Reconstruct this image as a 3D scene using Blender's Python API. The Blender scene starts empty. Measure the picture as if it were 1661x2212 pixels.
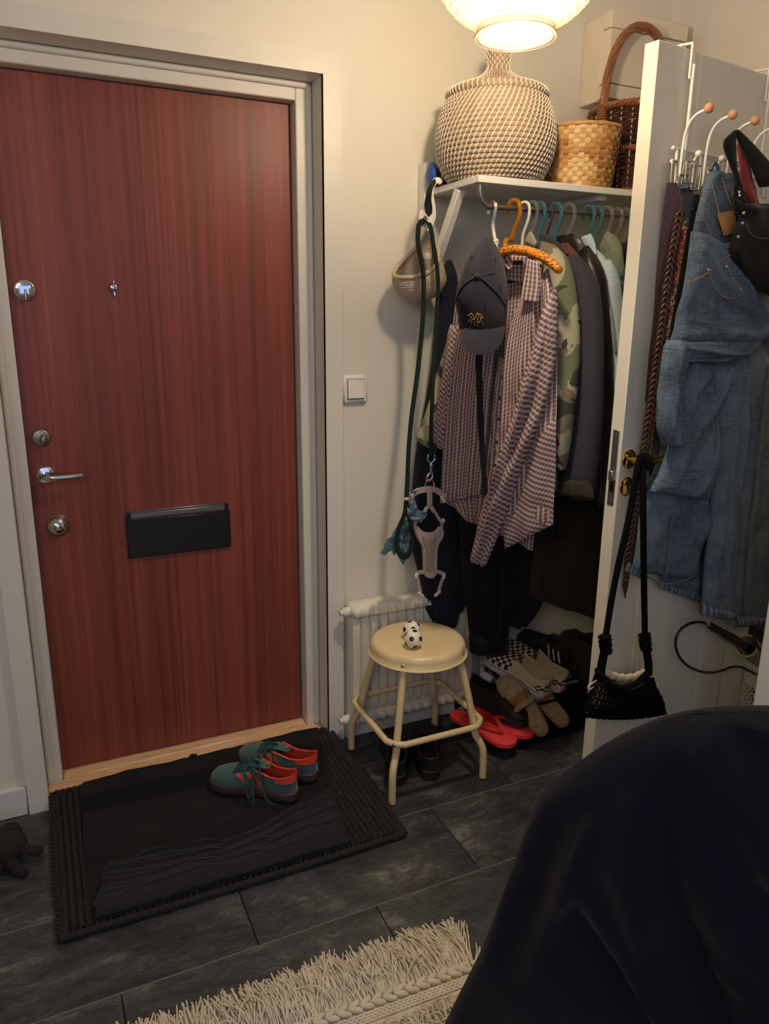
import bpy, bmesh, math, random
from mathutils import Vector as V, Matrix, noise
PI = math.pi
rnd = random.Random(7)
C = bpy.context.scene.collection
scene = bpy.context.scene

# ------------------------------------------------------------------ camera
W, H, F = 1661, 2212, 1618.46
def _rx(a): return Matrix.Rotation(a, 3, 'X')
def _rz(a): return Matrix.Rotation(a, 3, 'Z')
CAMR = _rz(math.radians(-25.0437)) @ _rx(PI/2 - math.radians(14.8485)) @ _rz(math.radians(0.60988))
CAMP = V((0, 0, 1.43))
cd = bpy.data.cameras.new('camera'); cam = bpy.data.objects.new('camera', cd); C.objects.link(cam)
cd.sensor_fit = 'HORIZONTAL'; cd.sensor_width = 36; cd.lens = 36*F/W; cd.clip_start = 0.02
cam.matrix_world = Matrix.Translation(CAMP) @ CAMR.to_4x4()
scene.camera = cam

# ------------------------------------------------------------------ world, light, exposure
wd = bpy.data.worlds.new('world'); scene.world = wd; wd.use_nodes = True
wd.node_tree.nodes['Background'].inputs[0].default_value = (0.35, 0.45, 0.7, 1)
wd.node_tree.nodes['Background'].inputs[1].default_value = 0.03
BULB = V((0.96, 1.45, 2.085))
BULB_POWER = 40.0
BULB_COL = (1.0, 0.83, 0.62)
la = bpy.data.lights.new('window_light', 'AREA'); la.shape = 'RECTANGLE'; la.size = 1.8; la.size_y = 1.6
la.energy = 12.0; la.color = (0.32, 0.52, 1.0)
lo = bpy.data.objects.new('window_light', la); C.objects.link(lo)
lo.location = (-0.10, -1.66, 1.62)
lo.rotation_euler = (PI/2, 0, 0)
lb = bpy.data.lights.new('warm_fill_light', 'AREA'); lb.shape = 'SQUARE'; lb.size = 1.2; lb.energy = 23.0; lb.color = (1.0, 0.84, 0.66)  # added warm fill behind the camera, not a known lamp
lob = bpy.data.objects.new('warm_fill_light', lb); C.objects.link(lob); lob.location = (-1.2, -.9, 2.52); lob.rotation_euler = (V((.7, 1.6, .6)) - V(lob.location)).to_track_quat('-Z', 'Y').to_euler()
lc_ = bpy.data.lights.new('bin_fill_light', 'AREA'); lc_.shape = 'SQUARE'; lc_.size = .4; lc_.energy = 5.0; lc_.color = (1.0, 0.86, 0.68)  # added fill that brightens the bin beyond the doorway; no lamp known there
lco = bpy.data.objects.new('bin_fill_light', lc_); C.objects.link(lco); lco.location = (2.75, 1.62, 2.5)
scene.view_settings.view_transform = 'Standard'; scene.view_settings.look = 'None'
scene.view_settings.gamma = 1; scene.view_settings.use_curve_mapping = False
scene.view_settings.exposure = 0.1
try:
    scene.cycles.use_denoising = True
    scene.cycles.max_bounces = 8; scene.cycles.diffuse_bounces = 4
    scene.cycles.transparent_max_bounces = 12
    scene.cycles.sample_clamp_indirect = 4.0
except Exception: pass

# ------------------------------------------------------------------ materials
def sr(*c):
    return tuple(((x/255)/12.92 if x/255 <= .04045 else ((x/255+.055)/1.055)**2.4) for x in c)
class NT:
    def __init__(s, name):
        s.m = bpy.data.materials.new(name); s.m.use_nodes = True; s.t = s.m.node_tree; s.n = s.t.nodes
        s.b = s.n['Principled BSDF']; s.out = s.n['Material Output']
    def new(s, t, **k):
        x = s.n.new(t)
        for a, v in k.items(): setattr(x, a, v)
        return x
    def ln(s, a, b): s.t.links.new(a, b)
    def inp(s, node, i, v):
        if hasattr(v, 'is_linked') or isinstance(v, bpy.types.NodeSocket): s.ln(v, node.inputs[i])
        else: node.inputs[i].default_value = v
    def math(s, op, a, b=0.0, c=0.0):
        x = s.new('ShaderNodeMath', operation=op); s.inp(x, 0, a); s.inp(x, 1, b); s.inp(x, 2, c); return x.outputs[0]
    def mix(s, f, a, b):
        x = s.new('ShaderNodeMix', data_type='RGBA'); s.inp(x, 0, f)
        s.inp(x, 6, a if isinstance(a, bpy.types.NodeSocket) else (*a[:3], 1)); s.inp(x, 7, b if isinstance(b, bpy.types.NodeSocket) else (*b[:3], 1))
        return x.outputs[2]
    def coord(s, kind='Object', scale=(1, 1, 1), rot=(0, 0, 0)):
        tc = s.new('ShaderNodeTexCoord'); mp = s.new('ShaderNodeMapping'); s.ln(tc.outputs[kind], mp.inputs[0])
        mp.inputs['Scale'].default_value = scale; mp.inputs['Rotation'].default_value = rot
        return mp.outputs[0]
    def noise(s, vec, scale, detail=3, rough=.5, dist=0.0):
        x = s.new('ShaderNodeTexNoise'); s.ln(vec, x.inputs['Vector']); x.inputs['Scale'].default_value = scale
        x.inputs['Detail'].default_value = detail; x.inputs['Roughness'].default_value = rough; x.inputs['Distortion'].default_value = dist
        return x.outputs['Fac']
    def ramp(s, f, stops, interp='LINEAR'):
        x = s.new('ShaderNodeValToRGB'); s.ln(f, x.inputs[0]); x.color_ramp.interpolation = interp
        e = x.color_ramp.elements
        while len(e) < len(stops): e.new(0.5)
        for el, (p, c) in zip(e, stops): el.position = p; el.color = (*c[:3], 1)
        return x.outputs[0]
    def bump(s, h, strength=.3, dist=.002):
        x = s.new('ShaderNodeBump'); s.inp(x, 'Height', h); x.inputs['Strength'].default_value = strength; x.inputs['Distance'].default_value = dist
        s.ln(x.outputs[0], s.b.inputs['Normal'])
def mat(name, col, rough=.5, metal=0.0, var=None, bump=None, spec=.5, sheen=0.0, coat=0.0):
    t = NT(name); col = sr(*col); t.b.inputs['Base Color'].default_value = (*col, 1)
    t.b.inputs['Roughness'].default_value = rough; t.b.inputs['Metallic'].default_value = metal
    t.b.inputs['Specular IOR Level'].default_value = spec
    if sheen: t.b.inputs['Sheen Weight'].default_value = sheen; t.b.inputs['Sheen Roughness'].default_value = .5
    if coat: t.b.inputs['Coat Weight'].default_value = coat
    if var:
        v = t.coord(scale=var[2] if len(var) > 2 else (1, 1, 1)); f = t.noise(v, var[0], 4, .6)
        f2 = t.ramp(f, [(.3, (0, 0, 0)), (.7, (1, 1, 1))])
        t.ln(t.mix(f2, [c*(1-var[1]) for c in col], [min(1, c*(1+var[1])) for c in col]), t.b.inputs['Base Color'])
    if bump:
        v = t.coord(scale=bump[2] if len(bump) > 2 else (1, 1, 1)); t.bump(t.noise(v, bump[0], 3), bump[1])
    return t.m
M = {}
M['wall'] = mat('wall_paint', (226, 221, 206), .75, bump=(220, .06))
M['wallr'] = mat('wall_paint_right', (224, 219, 208), .75, bump=(220, .06))
M['ceil'] = mat('ceiling_paint', (232, 228, 220), .8)
M['white'] = mat('white_gloss_paint', (228, 224, 212), .35, bump=(90, .03))
M['trimw'] = mat('trim_paint', (226, 222, 210), .4, bump=(120, .05))
M['leaf'] = mat('door_leaf_paint', (222, 216, 200), .32)
M['shelf'] = mat('shelf_paint', (230, 228, 220), .4)
M['plastic'] = mat('switch_plastic', (236, 230, 218), .35)
M['chrome'] = mat('chrome', (205, 205, 210), .12, 1)
M['steel'] = mat('brushed_steel', (150, 146, 140), .42, 1)
M['brass'] = mat('brass', (222, 178, 100), .13, 1)
M['darksteel'] = mat('lock_steel', (128, 128, 132), .38, .9)
M['slot'] = mat('letter_flap_black', (40, 38, 42), .35, .3, bump=(300, .1))
M['rad'] = mat('radiator_enamel', (226, 222, 208), .35, bump=(60, .05))
M['stool'] = mat('stool_enamel', (226, 203, 160), .32)
M['rubber'] = mat('rubber_black', (28, 28, 30), .7)
M['wire'] = mat('white_wire', (238, 234, 226), .35)
M['woodball'] = mat('beech_ball', (205, 150, 110), .5, var=(60, .12, (1, 1, .2)))
M['skirt'] = mat('skirting_paint', (222, 220, 216), .45)
def wood_door():
    t = NT('mahogany_laminate'); v = t.coord(scale=(1, 1, .012))
    a = t.noise(v, 38, 5, .65); b = t.noise(v, 160, 3, .6); v2 = t.coord(scale=(1, 1, .03)); c = t.noise(v2, 9, 2)
    s = t.math('ADD', t.math('MULTIPLY', a, .55), t.math('ADD', t.math('MULTIPLY', b, .3), t.math('MULTIPLY', c, .25)))
    col = t.ramp(s, [(.38, sr(100, 51, 42)), (.52, sr(125, 64, 52)), (.62, sr(140, 72, 58)), (.74, sr(154, 85, 68))])
    t.ln(col, t.b.inputs['Base Color']); t.b.inputs['Roughness'].default_value = .42; t.b.inputs['Specular IOR Level'].default_value = .35
    return t.m
M['door'] = wood_door()
def oak():
    t = NT('oak_threshold'); v = t.coord(scale=(.08, 1, 1)); a = t.noise(v, 60, 5, .65, 1.0); v2 = t.coord(scale=(.05, 1, 1)); b = t.noise(v2, 300, 2)
    s = t.math('ADD', t.math('MULTIPLY', a, .6), t.math('MULTIPLY', b, .4))
    t.ln(t.ramp(s, [(.3, sr(184, 138, 96)), (.5, sr(228, 188, 146)), (.7, sr(240, 210, 172))]), t.b.inputs['Base Color'])
    t.b.inputs['Roughness'].default_value = .45; return t.m
M['oak'] = oak()
def slate():
    t = NT('slate_laminate'); v = t.coord('Object', (1, 2.2, 1))
    oi = t.new('ShaderNodeObjectInfo')
    ad = t.new('ShaderNodeVectorMath', operation='ADD'); t.ln(v, ad.inputs[0])
    sc = t.new('ShaderNodeCombineXYZ'); t.ln(t.math('MULTIPLY', oi.outputs['Random'], 37.0), sc.inputs[0]); t.ln(t.math('MULTIPLY', oi.outputs['Random'], 91.0), sc.inputs[1])
    t.ln(sc.outputs[0], ad.inputs[1]); v = ad.outputs[0]
    a = t.noise(v, 4.5, 8, .62, .6); b = t.noise(v, 26, 6, .7, 1.2); c = t.noise(v, 2.2, 3, .5, .3)
    s = t.math('ADD', t.math('MULTIPLY', a, .6), t.math('MULTIPLY', b, .4))
    base = t.ramp(s, [(.34, sr(40, 43, 47)), (.46, sr(62, 64, 68)), (.55, sr(86, 87, 90)), (.65, sr(146, 142, 138))])
    tint = t.ramp(c, [(.35, sr(96, 104, 100)), (.5, sr(128, 128, 128)), (.65, sr(138, 130, 124))])
    mx = t.new('ShaderNodeMix', data_type='RGBA', blend_type='OVERLAY'); mx.inputs[0].default_value = .55; t.ln(base, mx.inputs[6]); t.ln(tint, mx.inputs[7])
    t.ln(mx.outputs[2], t.b.inputs['Base Color']); t.b.inputs['Roughness'].default_value = .42
    t.bump(s, .8, .006); return t.m
M['slate'] = slate()
M['grout'] = mat('tile_edge_glint', (128, 112, 96), .6)
M['groutd'] = mat('tile_joint_dark', (18, 17, 16), .9)
def fabric(name, col, var=.15, rough=.9, sheen=.06, bs=900, bst=.25):
    t = NT(name); c = sr(*col); v = t.coord(); f = t.noise(v, 14, 3)
    t.ln(t.mix(f, [x*(1-var) for x in c], [min(1, x*(1+var)) for x in c]), t.b.inputs['Base Color'])
    t.b.inputs['Roughness'].default_value = rough; t.b.inputs['Specular IOR Level'].default_value = .2
    t.b.inputs['Sheen Weight'].default_value = sheen; t.b.inputs['Sheen Roughness'].default_value = .5
    t.bump(t.noise(v, bs, 2), bst, .001); return t.m
M['navy'] = fabric('navy_cloth', (30, 31, 43)); M['black'] = fabric('black_cloth', (27, 26, 27)); M['blackwool'] = fabric('black_wool', (22, 21, 22))
M['olive'] = fabric('dark_olive_brown_cloth', (48, 42, 32)); M['blazer'] = fabric('navy_blazer_cloth', (58, 56, 64)); M['suede'] = fabric('brown_suede', (112, 66, 46), .25)
M['navydrape'] = fabric('dark_navy_drape', (16, 17, 31), .25, .9, .05, 500, .3)
M['leather'] = mat('black_leather', (30, 26, 24), .38, bump=(160, .25)); M['maroon'] = fabric('maroon_lining', (142, 54, 52), .1, .6)
M['sherpa'] = mat('sage_sherpa', (116, 124, 106), .95, var=(90, .25), bump=(140, .9), sheen=.3)
M['darkgreen'] = fabric('dark_green_cloth', (50, 62, 42)); M['capnavy'] = fabric('cap_twill', (35, 32, 41), .12, .85, .06, 1200, .3)
M['gold'] = mat('gold_thread', (206, 164, 60), .5, .2); M['tan'] = mat('tan_leather_patch', (190, 138, 80), .6, var=(40, .1))
M['rope'] = mat('black_jute', (21, 19, 18), .85, var=(60, .4), sheen=.05); M['towel'] = fabric('black_terry', (22, 22, 25), .15, 1, .08, 420, .9)
M['towelrib'] = fabric('black_terry_band', (33, 33, 37), .12, .95, .1, 420, .7)
M['towelsheen'] = fabric('black_terry_rib_sheen', (50, 50, 55), .12, .95, .1, 420, .5)  # woven ribs coloured lighter than the terry to paint in their sheen
M['rug'] = mat('cream_cotton', (212, 201, 178), .95, var=(30, .12), sheen=.2); M['crochet'] = mat('beige_cord', (194, 176, 150), .9, var=(160, .25), bump=(240, 1.0))
M['jute'] = mat('seagrass_brown', (156, 134, 110), .75, var=(70, .28, (.6, .6, 4)), bump=(220, .3)); M['stitch'] = mat('white_stitch_cord', (236, 226, 206), .7)
M['bam4'] = mat('bamboo_gap', (120, 76, 40), .7)
M['bam1'] = mat('bamboo_light', (214, 180, 124), .5, var=(50, .15)); M['bam2'] = mat('bamboo_golden', (196, 148, 88), .5, var=(50, .18)); M['bam3'] = mat('bamboo_brown', (168, 114, 68), .5, var=(50, .18))
M['wick'] = mat('dark_willow', (66, 41, 31), .35, var=(50, .4), coat=.25); M['wickl'] = mat('willow_brown', (138, 88, 54), .4, var=(40, .3), coat=.2)
def clear(name, col, tr=.75, rough=.08):
    t = NT(name); c = sr(*col); t.b.inputs['Base Color'].default_value = (*c, 1); t.b.inputs['Roughness'].default_value = rough
    t.b.inputs['Transmission Weight'].default_value = tr; t.b.inputs['IOR'].default_value = 1.25; return t.m
M['amber'] = clear('amber_bubble_plastic', (240, 165, 50), .7, .15)
v_ = NT('amber_bead_crust'); vv = v_.coord(); vo = v_.new('ShaderNodeTexVoronoi'); v_.ln(vv, vo.inputs['Vector']); vo.inputs['Scale'].default_value = 260
v_.ln(v_.ramp(vo.outputs['Distance'], [(.1, sr(244, 176, 66)), (.45, sr(214, 128, 32)), (.8, sr(120, 58, 14))]), v_.b.inputs['Base Color']); v_.b.inputs['Roughness'].default_value = .2
v_.bump(vo.outputs['Distance'], .8, .003); M['amberbead'] = v_.m
M['clearp'] = clear('clear_bubble_plastic', (235, 235, 240), .93); M['teal'] = clear('teal_bubble_plastic', (125, 195, 208), .85, .12)
M['whiteh'] = mat('white_hanger', (220, 216, 204), .4)
M['elbox'] = mat('fuse_box_plastic', (226, 214, 194), .4); M['line'] = mat('seam_shadow', (120, 108, 92), .8)
M['brownleather'] = mat('brown_belt_leather', (66, 42, 33), .4, var=(40, .3)); M['blackbelt'] = mat('black_belt_leather', (36, 30, 27), .4)
M['nickel'] = mat('nickel', (196, 184, 156), .2, 1)
M['suedegreen'] = mat('green_suede', (56, 92, 84), .95, var=(50, .18), sheen=.4, bump=(600, .2)); M['suedeteal'] = mat('teal_suede', (48, 80, 90), .95, var=(50, .18), sheen=.4)
M['coral'] = mat('coral_leather', (226, 74, 50), .45); M['gum'] = mat('gum_sole', (74, 52, 46), .6); M['lace'] = mat('dark_green_lace', (18, 56, 54), .8)
M['insole'] = mat('shoe_lining', (60, 50, 44), .9); M['solew'] = mat('white_rubber', (214, 204, 200), .6); M['canvas'] = mat('cream_canvas', (206, 188, 152), .9)
M['flop'] = mat('red_foam', (232, 62, 66), .7, bump=(500, .3)); M['flopd'] = mat('red_foam_deep', (206, 44, 44), .6); M['fur'] = mat('beige_shearling', (160, 134, 106), 1, var=(60, .3), bump=(160, .9), sheen=.3)
M['tansuede'] = mat('tan_suede', (150, 96, 56), .95, var=(40, .2)); M['blackshoe'] = mat('black_shoe', (26, 24, 22), .6); M['brownboot'] = mat('brown_boot', (52, 38, 30), .6)
M['rackm'] = mat('black_rack_metal', (22, 22, 22), .35, .3); M['ballw'] = mat('ball_white', (238, 230, 212), .35); M['ballb'] = mat('ball_black', (24, 22, 24), .4)
M['leashb'] = fabric('leash_black_web', (26, 30, 28)); M['leashg'] = fabric('leash_green_web', (12, 46, 42)); M['tealbag'] = mat('teal_film', (64, 116, 138), .35)
M['mauve'] = mat('mauve_web', (176, 158, 150), .8, bump=(500, .3)); M['mauve2'] = mat('mauve_mesh', (160, 140, 124), .9, bump=(900, .5)); M['palep'] = mat('pale_buckle', (212, 200, 188), .4)
M['blue'] = mat('blue_pouch', (38, 82, 160), .5); M['greyw'] = fabric('pale_grey_band', (196, 190, 180))
M['dark'] = mat('dark_brown_wood', (34, 24, 18), .6); M['perf'] = mat('perforated_beige', (208, 190, 158), .4, .1); M['hole'] = mat('hole_dark', (30, 24, 20), .9)
M['bin'] = mat('white_bin_plastic', (232, 226, 216), .5); M['cable'] = mat('cable_black', (34, 30, 30), .3); M['blackp'] = mat('black_plastic', (36, 33, 32), .45)
M['linen'] = mat('cream_linen', (214, 196, 168), .9, bump=(300, .3)); M['yarn'] = mat('black_yarn', (13, 12, 13), .95, spec=.1); M['toy'] = mat('olive_dark_plush', (36, 32, 25), .95, var=(30, .4), bump=(120, .6)); M['toyd'] = mat('black_plush', (28, 24, 22), .95, var=(30, .3))
M['jar'] = mat('grey_plastic_tube', (150, 140, 136), .4); M['thread'] = mat('gold_top_thread', (176, 138, 86), .8)
def plaid(name, rot=0):
    t = NT(name); tc = t.new('ShaderNodeTexCoord'); mp = t.new('ShaderNodeMapping'); t.ln(tc.outputs['UV'], mp.inputs[0]); mp.inputs['Rotation'].default_value[2] = rot
    sx = t.new('ShaderNodeSeparateXYZ'); t.ln(mp.outputs[0], sx.inputs[0])
    def lines(s, per, pos, w):
        fr = t.math('FRACT', t.math('MULTIPLY', s, 1/per)); return t.math('LESS_THAN', t.math('ABSOLUTE', t.math('SUBTRACT', fr, pos)), w)
    col = sr(120, 94, 103)
    P = .0115
    c1 = t.mix(t.math('MULTIPLY', lines(sx.outputs[0], P, .72, .08), .6), col, sr(52, 40, 50))
    c1 = t.mix(t.math('MULTIPLY', lines(sx.outputs[1], P, .72, .08), .5), c1, sr(52, 40, 50))
    c1 = t.mix(t.math('MULTIPLY', lines(sx.outputs[1], P, .25, .05), .55), c1, sr(222, 204, 180))
    c1 = t.mix(t.math('MULTIPLY', lines(sx.outputs[0], P, .16, .055), .85), c1, sr(226, 208, 186))
    c1 = t.mix(t.math('MULTIPLY', lines(sx.outputs[0], P, .36, .045), .85), c1, sr(226, 208, 186))
    t.ln(c1, t.b.inputs['Base Color']); t.b.inputs['Roughness'].default_value = .85; t.b.inputs['Specular IOR Level'].default_value = .25
    return t.m
M['plaid'] = plaid('plaid_cotton'); M['plaid2'] = plaid('plaid_cotton_bias', .9)
def denim(name, a, b, fade):
    t = NT(name); v = t.coord(); n1 = t.noise(v, 7, 4, .6); n2 = t.noise(v, 500, 2, .6); tc = t.new('ShaderNodeTexCoord')
    wv = t.new('ShaderNodeTexWave'); t.ln(tc.outputs['UV'], wv.inputs['Vector']); wv.bands_direction = 'DIAGONAL'; wv.inputs['Scale'].default_value = 260; wv.inputs['Distortion'].default_value = 3; wv.inputs['Detail'].default_value = 1
    base = t.ramp(n1, [(.34, sr(*a)), (.5, sr(*b)), (.68, sr(*fade))])
    m = t.mix(t.math('MULTIPLY', n2, .5), base, sr(*a)); m = t.mix(t.math('MULTIPLY', wv.outputs['Fac'], .22), m, sr(*fade))
    t.ln(m, t.b.inputs['Base Color']); t.b.inputs['Roughness'].default_value = .9; t.b.inputs['Specular IOR Level'].default_value = .15; sl = t.noise(t.coord(scale=(1, 1, .06)), 420, 2); sl2 = t.noise(t.coord(scale=(.08, .08, 1)), 420, 2)
    mm = t.mix(t.ramp(t.math('MULTIPLY', t.math('ADD', sl, sl2), .5), [(.42, (0, 0, 0)), (.6, (.55, .55, .55))]), m, sr(*fade)); t.ln(mm, t.b.inputs['Base Color']); t.bump(n2, .3, .001); return t.m
M['denim'] = denim('mid_blue_denim', (42, 54, 69), (75, 91, 108), (121, 135, 147)); M['denim2'] = denim('faded_grey_denim', (62, 76, 92), (92, 106, 120), (132, 142, 150))
M['denimlt'] = denim('bleached_denim', (150, 176, 192), (178, 200, 212), (206, 222, 228)); 
def hem_():
    t = NT('denim_hem'); tc = t.new('ShaderNodeTexCoord'); sx = t.new('ShaderNodeSeparateXYZ'); t.ln(tc.outputs['UV'], sx.inputs[0]); v = t.coord(); n = t.noise(v, 120, 2)
    w = t.math('ADD', t.math('SINE', t.math('MULTIPLY', sx.outputs[0], 330.0)), t.math('MULTIPLY', n, 1.4))
    t.ln(t.ramp(t.math('MULTIPLY_ADD', w, .3, .35), [(.2, sr(66, 76, 84)), (.6, sr(96, 106, 114)), (1.0, sr(140, 146, 146))]), t.b.inputs['Base Color']); t.b.inputs['Roughness'].default_value = .95; return t.m
M['hem'] = hem_()
def camo():
    t = NT('woodland_camouflage'); v = t.coord(scale=(1, 1, .8)); a = t.noise(v, 9, 2, .5, .9); b = t.noise(t.coord(scale=(1, 1.2, 1), rot=(.4, .3, .2)), 8, 2, .5, .8); c = t.noise(t.coord(rot=(1, .5, .9)), 10, 2, .5, .8)
    st = lambda s, th: t.math('GREATER_THAN', s, th)
    col = t.mix(st(a, .5), sr(160, 156, 128), sr(104, 110, 84)); col = t.mix(st(b, .53), col, sr(116, 104, 90)); col = t.mix(st(c, .58), col, sr(66, 64, 58))
    t.ln(col, t.b.inputs['Base Color']); t.b.inputs['Roughness'].default_value = .9; t.b.inputs['Specular IOR Level'].default_value = .2; return t.m
M['camo'] = camo()
def checker():
    t = NT('checkerboard_canvas'); tc = t.new('ShaderNodeTexCoord'); ck = t.new('ShaderNodeTexChecker'); t.ln(tc.outputs['UV'], ck.inputs['Vector']); ck.inputs['Scale'].default_value = 1
    ck.inputs['Color1'].default_value = (*sr(210, 194, 160), 1); ck.inputs['Color2'].default_value = (*sr(26, 24, 26), 1)
    t.ln(ck.outputs[0], t.b.inputs['Base Color']); t.b.inputs['Roughness'].default_value = .9; return t.m
M['check'] = checker()
def floral():
    t = NT('floral_embroidery'); v = t.coord(); vo = t.new('ShaderNodeTexVoronoi'); t.ln(v, vo.inputs['Vector']); vo.inputs['Scale'].default_value = 190
    n = t.noise(v, 14, 2)
    c = t.ramp(vo.outputs['Distance'], [(.15, sr(206, 170, 110)), (.4, sr(160, 66, 40)), (.75, sr(40, 26, 22))]); c2 = t.ramp(vo.outputs['Distance'], [(.15, sr(212, 196, 140)), (.4, sr(128, 120, 84)), (.75, sr(38, 30, 24))])
    t.ln(t.mix(t.ramp(n, [(.45, (0, 0, 0)), (.55, (1, 1, 1))]), c, c2), t.b.inputs['Base Color']); t.b.inputs['Roughness'].default_value = .8; return t.m
M['floral'] = floral()
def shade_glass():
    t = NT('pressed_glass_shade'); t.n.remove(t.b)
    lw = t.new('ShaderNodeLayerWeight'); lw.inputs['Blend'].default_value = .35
    ge = t.new('ShaderNodeNewGeometry'); lump = t.ramp(ge.outputs['Pointiness'], [(.46, (.22, .20, .17)), (.5, (.6, .58, .55)), (.54, (1, 1, 1))])  # bright lumps and dark valleys of refraction painted into the glass tint
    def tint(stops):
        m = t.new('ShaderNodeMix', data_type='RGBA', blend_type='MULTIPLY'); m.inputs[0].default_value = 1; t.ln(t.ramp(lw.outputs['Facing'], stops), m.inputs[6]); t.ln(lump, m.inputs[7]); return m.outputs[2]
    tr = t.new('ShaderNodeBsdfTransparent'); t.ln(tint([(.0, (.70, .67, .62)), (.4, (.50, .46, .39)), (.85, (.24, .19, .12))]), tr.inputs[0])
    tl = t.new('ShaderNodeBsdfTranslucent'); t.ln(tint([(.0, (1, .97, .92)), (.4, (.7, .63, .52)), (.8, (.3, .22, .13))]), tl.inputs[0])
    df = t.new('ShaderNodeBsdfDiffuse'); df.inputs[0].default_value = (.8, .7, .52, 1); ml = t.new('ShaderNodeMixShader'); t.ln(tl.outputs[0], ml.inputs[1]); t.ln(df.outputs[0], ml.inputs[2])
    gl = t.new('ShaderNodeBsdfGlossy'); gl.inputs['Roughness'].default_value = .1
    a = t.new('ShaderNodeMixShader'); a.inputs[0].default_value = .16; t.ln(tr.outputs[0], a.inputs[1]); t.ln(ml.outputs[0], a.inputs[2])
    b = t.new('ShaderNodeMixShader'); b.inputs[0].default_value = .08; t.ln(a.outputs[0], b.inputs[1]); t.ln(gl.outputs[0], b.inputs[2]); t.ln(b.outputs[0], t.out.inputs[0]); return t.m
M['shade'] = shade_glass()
def film():
    t = NT('translucent_teal_film'); t.n.remove(t.b)
    d = t.new('ShaderNodeBsdfDiffuse'); d.inputs[0].default_value = (*sr(96, 128, 140), 1); tl = t.new('ShaderNodeBsdfTranslucent'); tl.inputs[0].default_value = (*sr(104, 142, 156), 1)
    a = t.new('ShaderNodeMixShader'); a.inputs[0].default_value = .4; t.ln(d.outputs[0], a.inputs[1]); t.ln(tl.outputs[0], a.inputs[2])
    g = t.new('ShaderNodeBsdfGlossy'); g.inputs['Roughness'].default_value = .25; b = t.new('ShaderNodeMixShader'); b.inputs[0].default_value = .08; t.ln(a.outputs[0], b.inputs[1]); t.ln(g.outputs[0], b.inputs[2]); t.ln(b.outputs[0], t.out.inputs[0]); return t.m
M['film'] = film()
def emit(name, col, st):
    t = NT(name); t.b.inputs['Emission Color'].default_value = (*col, 1); t.b.inputs['Emission Strength'].default_value = st; return t.m

# ------------------------------------------------------------------ helpers
def ray(px, py): return CAMR @ V(((px-W/2)/F, -(py-H/2)/F, -1.0))
def atp(px, py, o, n):                       # where the line of sight meets a real plane (wall, door leaf, garment plane)
    d = ray(px, py); o = V(o); n = V(n); return CAMP + d*((o-CAMP).dot(n)/d.dot(n))
def aX(px, py, x): return atp(px, py, (x, 0, 0), (1, 0, 0))
def aY(px, py, y): return atp(px, py, (0, y, 0), (0, 1, 0))
def aZ(px, py, z): return atp(px, py, (0, 0, z), (0, 0, 1))
class Plane:
    def __init__(s, x, y, ang=None, d=None):
        s.o = V((x, y, 0)); u = V((d[0], d[1], 0)) if d else V((math.cos(math.radians(ang)), math.sin(math.radians(ang)), 0)); s.u = u.normalized()
        s.n = V((s.u.y, -s.u.x, 0))
        if s.n.dot(CAMP - s.o) < 0: s.n = -s.n
    def __call__(s, px, py, off=0.0): return atp(px, py, s.o + s.n*off, s.n)
WP = {}
def setp(o, label=None, cat=None, group=None, kind=None):
    if label: o['label'] = label
    if cat: o['category'] = cat
    if group: o['group'] = group
    if kind: o['kind'] = kind
    return o
def thing(name, label, cat, loc=(0, 0, 0), group=None, kind=None):
    o = bpy.data.objects.new(name, None); C.objects.link(o); o.location = loc; o.empty_display_size = .05; WP[o] = V(loc); return setp(o, label, cat, group, kind)
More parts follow.
